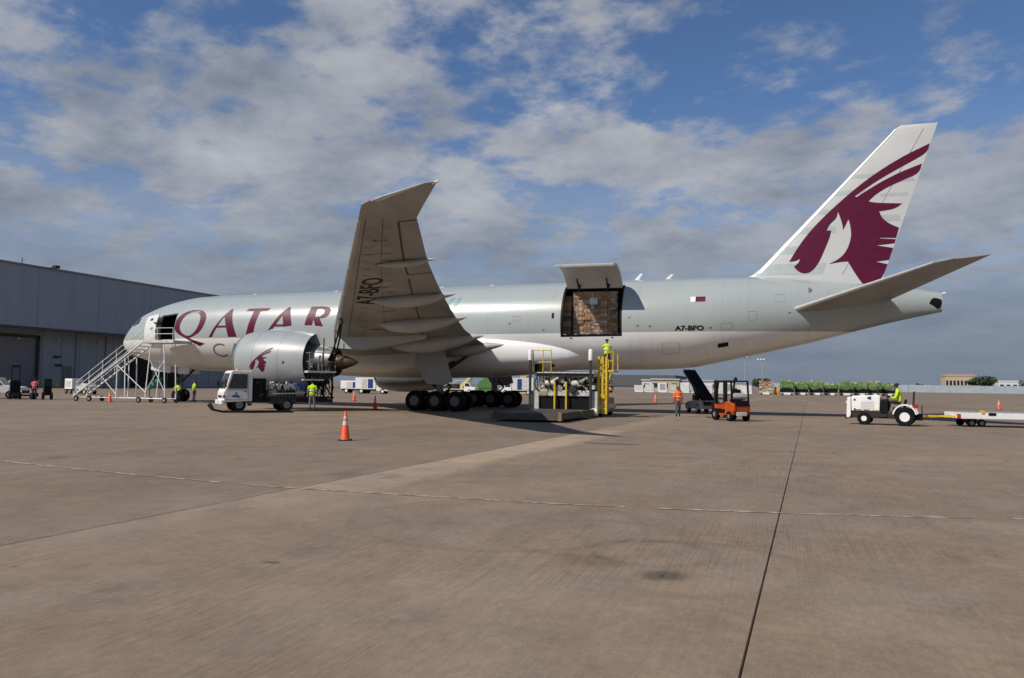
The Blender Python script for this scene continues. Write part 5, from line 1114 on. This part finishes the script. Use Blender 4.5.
gt=MB().prism([(-1.6,1.0),(-.9,2.2),(.2,2.9),(.9,2.7),(1.9,1.3),(2.1,.9)],'y',-1,1).prism([(-2,0),(2.1,0),(2.1,1.0),(-2,1.0)],'y',-.9,.9).build('netted_load',[GREEN2],None,0,.1); gt.location=(3.4,81,0); tag(gt,'green netted cargo heap glimpsed behind the main wheels','cargo'); MB().b2((-2.1,-1.1,.2),(2.2,1.1,.35)).build('pallet_base',STEEL,gt,0)
yp=MB().prism([(-2.6,.9),(-2.3,1.3),(.3,3.5),(.8,3.4),(.2,2.8),(-1.6,.9)],'y',-.5,.5).build('conveyor_bed',pm('pale_yellow',(.6,.5,.2),.5),None,0,.03); yp.location=(-.6,84,0); tag(yp,'pale yellow conveyor ramp glimpsed behind the main wheels','conveyor')
MB().b2((-2.4,-.8,.3),(1.2,.8,.9)).build('chassis',DIRTY,yp,0,.03)
cb=MB(); cb.b2((-.8,-.8,0),(.8,.8,3.2)).build; 
o=MB().b2((-.6,-.7,.4),(.6,.7,3.3)).b2((-.9,-.8,0),(.9,.8,.4)).build('equipment_tower',pm('tan_paint',(.5,.38,.16),.6),None,0,.04); o.location=(9.2,86,0); tag(o,'tan equipment cabinet standing beyond the starboard wheels','cabinet'); MB().b2((-.4,-.72,1.2),(.4,-.7,2.6)).build('door',DIRTY,o,0)

# ------------------------------------------------------------------ row of netted pallets on dollies, far right
def dolly_far(x,y,label):
    R=thing('pallet_dolly',label,'dolly',(x,y,0),radians(3),'dollies in the far row')
    MB().b2((-1.7,-1.2,.4),(1.7,1.2,.62)).build('deck',GALV,R,0,.02); MB().b2((-.8,-1.27,.12),(.8,-1.2,.62)).build('skirt',WHITE,R,0)
    for a in (-1.3,1.3): MB().b2((a-.12,-1.3,.3),(a+.12,-1.2,.62)).build('pallet_stop',YEL,R,0)
    for xx in (-1.1,1.1):
        for s in (-1,1): wheel(R,(xx,s*.95,.24),.24,.16,GREY,s,n=14)
    MB().bar((1.7,0,.45),(2.2,0,.4),.08).build('drawbar',DARK,R)
PALEG=pm('pale_green_netting',(.15,.2,.085),.85,var=.4,scale=4)
def netted(x,y,label,h,top,seed,white=False):
    rnd=random.Random(seed); R=thing('netted_pallet',label,'cargo',(x,y,.63),radians(3),'netted pallets in the far row')
    MB().b2((-1.55,-1.1,0),(1.55,1.1,.08)).build('pallet_base',STEEL,R,0); MB().b2((-1.6,-1.1,.09),(1.6,1.1,1.15)).build('lower_load',BLACK,R,0,.08)
    rg=[]; k=20
    for zz,sc in ((1.0,1.08),(1.5,1.12),(2.0,1.06),(h*.86,1.0),(h,.78)):
        rg.append([(1.5*sc*(1 if abs(cos(a))>.7 else abs(cos(a))/.7)*(1 if cos(a)>0 else -1)+rnd.uniform(-.18,.18),1.1*sc*(1 if abs(sin(a))>.7 else abs(sin(a))/.7)*(1 if sin(a)>0 else -1),zz+rnd.uniform(-.22,.22)) for a in [2*pi*i/k for i in range(k)]])
    m=MB().loft(rg); m.mi=[rnd.choice((0,0,1)) if i<60 else rnd.choice((1,1,2,0)) for i in range(len(m.f))]; m.build('net_cover',[GREEN,PALEG,CARD[1],CARD[4]],R,20)
    m=MB()
    for i in range(5):
        a=rnd.uniform(-1.1,.8); m.mat(i%len(top)); m.b2((a,-.85,h*.72),(a+rnd.uniform(.4,.7),.6,h*.72+rnd.uniform(.5,.85)))
    m.build('top_cartons',top,R,0)
    m=MB()
    for i in range(5): m.bar((-1.4+i*.7,-1.2,.1),(-1.3+i*.65,-1.02,h*.8),.035)
    m.build('net_strap',DARK,R,0)
px=[(55.9,157),(59.4,160),(63.0,162.5),(66.6,165.5),(70.5,168.5),(74.2,171.5),(77.9,174.5),(81.4,177.5)]
nm=['leftmost green-netted pallet of the far row','second green-netted pallet from the left in the far row','third green-netted pallet from the left in the far row','fourth green-netted pallet from the left in the far row','fifth green-netted pallet from the left in the far row','sixth green-netted pallet from the left in the far row','green-netted pallet just left of the tractor driver in the far row','rightmost green-netted pallet, behind the tractor hood in the far row']
for i,(x,y) in enumerate(px):
    dolly_far(x,y,'low dolly under the '+nm[i].replace('green-netted ','').replace(' in the far row',' of the far row')); netted(x,y,nm[i],(3.1,2.7,3.0,2.5,3.1,2.8,3.2,2.6)[i],[(CARD[1],CARD[3]),(CARD[0],GREEN),(CARD[3],CARD[1]),(GREEN,CARD[1]),(CARD[3],CARD[2]),(YEL,CARD[1]),(CARD[1],CARD[3]),(GREEN,CARD[0])][i],i)
dolly_far(50.9,155.5,'low dolly under the far stack of brown cartons'); carton_stack('carton_pallet','far pallet stacked with brown and pale cartons beside the netted row',49.3,52.5,154.4,156.6,.63,3.4,11,.6,net=False)
o=MB().b2((-.55,-.7,.35),(.55,.7,2.0)).b2((-.45,-.6,0),(.45,.6,.35)).build('control_box',ORG2,None,0,.05); o.location=(53.4,156.4,0); tag(o,'orange cabinet between the carton pallet and the netted row','cabinet'); MB().b2((-.3,-.72,.7),(.3,-.7,1.6)).build('door',YEL,o,0)
# white air cargo containers waiting on the apron
cx=[(18.2,162,1.6),(21.2,161,1.9),(24.4,162.5,2.3),(27.3,161,2.0),(30.4,163,2.4),(33.2,161.5,2.0),(36.5,160,2.1),(39.2,161,2.3),(42.0,158.5,2.4),(44.4,161,2.1),(46.5,159,1.9)]
nmC=['first','second','third','fourth','fifth','sixth','seventh','eighth','ninth','tenth','eleventh']
for i,(x,y,h) in enumerate(cx):
    R=thing('air_cargo_container','%s pale container from the left in the far container line'%nmC[i],'container',(x,y,0),radians(random.uniform(-6,6)),'pale containers far across the apron')
    MB().prism([(-1.1,.35),(-1.35,.8),(-1.35,h+.35),(1.0,h+.35),(1.0,.35)],'y',-.8,.8).build('shell',(CONT,DIRTY,WHITE,BEIGE,CONT,GALV)[i%6],R,0,.04); MB().b2((-.8,-.82,.7),(.7,-.8,h+.15)).build('door',(DIRTY,CONT,GALV)[i%3],R,0)
    MB().b2((-1.2,-.8,.12),(1.1,.8,.34)).build('trolley',WHITE,R,0)
    for xx in (-.8,.8):
        for s in (-1,1): wheel(R,(xx,s*.7,.16),.16,.12,GREY,s,n=12)
# far low buildings
def building(label,x0,x1,y0,y1,h,wall,roof,nwin=0,cat='building',rh=.8,name='far_building'):
    R=thing(name,label,cat,((x0+x1)/2,(y0+y1)/2,0)); w,d=(x1-x0)/2,(y1-y0)/2
    MB().b2((-w,-d,0),(w,d,h)).build('wall',wall,R,0); MB().b2((-w-.3,-d-.3,h),(w+.3,d+.3,h+rh)).build('roof',roof,R,0,.1)
    for i in range(nwin):
        a=-w+(i+.5)*2*w/nwin; f=MB().b2((a-w/nwin*.6,-d-.08,h*.35),(a+w/nwin*.6,-d-.02,h*.75)).build('window',GLASS,R,0); MB().b2((a-w/nwin*.6,-d-.14,h*.33),(a+w/nwin*.6,-d-.1,h*.36)).build('sill',DIRTY,f,0)
    return R
building('long dark-roofed hangar in the distance behind the yellow tower',-22,17,252,290,1.6,GREY,FARG,0,'hangar',4.3)
building('long pale warehouse behind the far container line',12,40,205,225,3.4,CONT,GALV,9,'warehouse',.5)
building('tan service block behind the far containers',16.5,25,215-20,203,3.6,BEIGE,GALV,3,'building',.5)
building('cream building beyond the barrier wall at far right',189,211,700,720,13,BEIGE,pm('tan_roof',(.4,.3,.22),.8),8,'building',2)
building('low white shed beyond the barrier wall at the right edge',226,240,690,705,9,CONT,CONT,3,'shed',1)
# pale barrier wall across the back of the apron
bw=thing('barrier_wall','long pale blue-grey barrier wall across the back of the apron','wall',(200,520,0),radians(4)); n=30
BWM=pm('barrier_grey',(.36,.42,.46),.6,var=.12,scale=.3)
for i in range(n): MB().b2((-150+i*14+.05,-.2,0),(-150+(i+1)*14-.05,.2,4.6 if i%2 else 4.75)).build('wall_panel',BWM,bw,0)
for i in range(0,n,3): MB().b2((-150+i*14-.15,-.35,0),(-150+i*14+.15,.0,5.0)).build('wall_post',GALV,bw,0)
# light masts
for i,(x,y,h,nm_) in enumerate(((44,210,11.6,'tall floodlight mast with cross arm above the forklift'),(48.9,235,11.6,'thin floodlight mast right of the cross-arm mast'),(257,690,24,'thin pole at the right edge above the barrier wall'))):
    R=thing('light_mast',nm_,'light mast',(x,y,0)); MB().tube([(0,0,0),(0,0,h)],[.2,.09],10).build('pole',GALV,R,40); MB().bar((-1.7,0,h-.3),(1.7,0,h-.3),.12).build('cross_arm',GALV,R)
    for a in (-1.5,-.5,.5,1.5): MB().box((a,-.3,h-.1),(.6,.5,.4)).build('lamp_head',WHITE if a<.6 else GREY,R,0,.03)
# trees
LEAF=pm('leaf_green',(.045,.07,.028),.7,var=.5,scale=.4); BARK=pm('bark',(.06,.045,.03),.9)
def tree(label,x,y,w,h,seed,n=1500,leaf=.9):
    rnd=random.Random(seed); R=thing('tree',label,'tree',(x,y,0),0,'trees on the horizon')
    m=MB(); m.tube([(0,0,0),(.2,0,h*.3),(0,.1,h*.6)],[.5,.4,.2],8)
    for k in range(6): a=k*1.05; m.tube([(0,0,h*.25),(w*.3*cos(a),w*.3*sin(a),h*.6)],[.25,.07],6)
    m.build('trunk',BARK,R,40); m=MB(); cl=[(rnd.uniform(-.7,.7)*w/2,rnd.uniform(-.5,.5)*w/2,h*rnd.uniform(.35,.82),rnd.uniform(.16,.3)*w) for _ in range(16)]
    for _ in range(n):
        c=rnd.choice(cl); d=Vector((rnd.gauss(0,1),rnd.gauss(0,1),rnd.gauss(0,1))).normalized()*c[3]*rnd.uniform(.55,1); p=Vector((c[0]+d.x,c[1]+d.y,max(.4,c[2]+d.z*.6))); s=leaf*rnd.uniform(.5,1.1)
        a=Vector((rnd.gauss(0,1),rnd.gauss(0,1),rnd.gauss(0,1))).normalized()*s; b_=a.orthogonal().normalized()*s*.7; m.add([p-a,p+b_,p+a,p-b_],[(0,1,2,3)])
    m.build('crown',LEAF,R,0,recalc=False)
tree('wide dark green tree beyond the barrier wall, beside the cream building',202,640,19,14,2,2600,1.1)
tree('low green tree at the right edge beyond the barrier wall',238,640,18,10,4,1200,1.0)
tree('small pale green tree behind the forklift mast',49,240,7,5.4,6,700,.5)
tree('tiny distant tree left of the tractor driver',118,560,6,7,8,400,.7)
tree('tiny distant tree right of the tractor driver',150,570,6,7,9,400,.7)
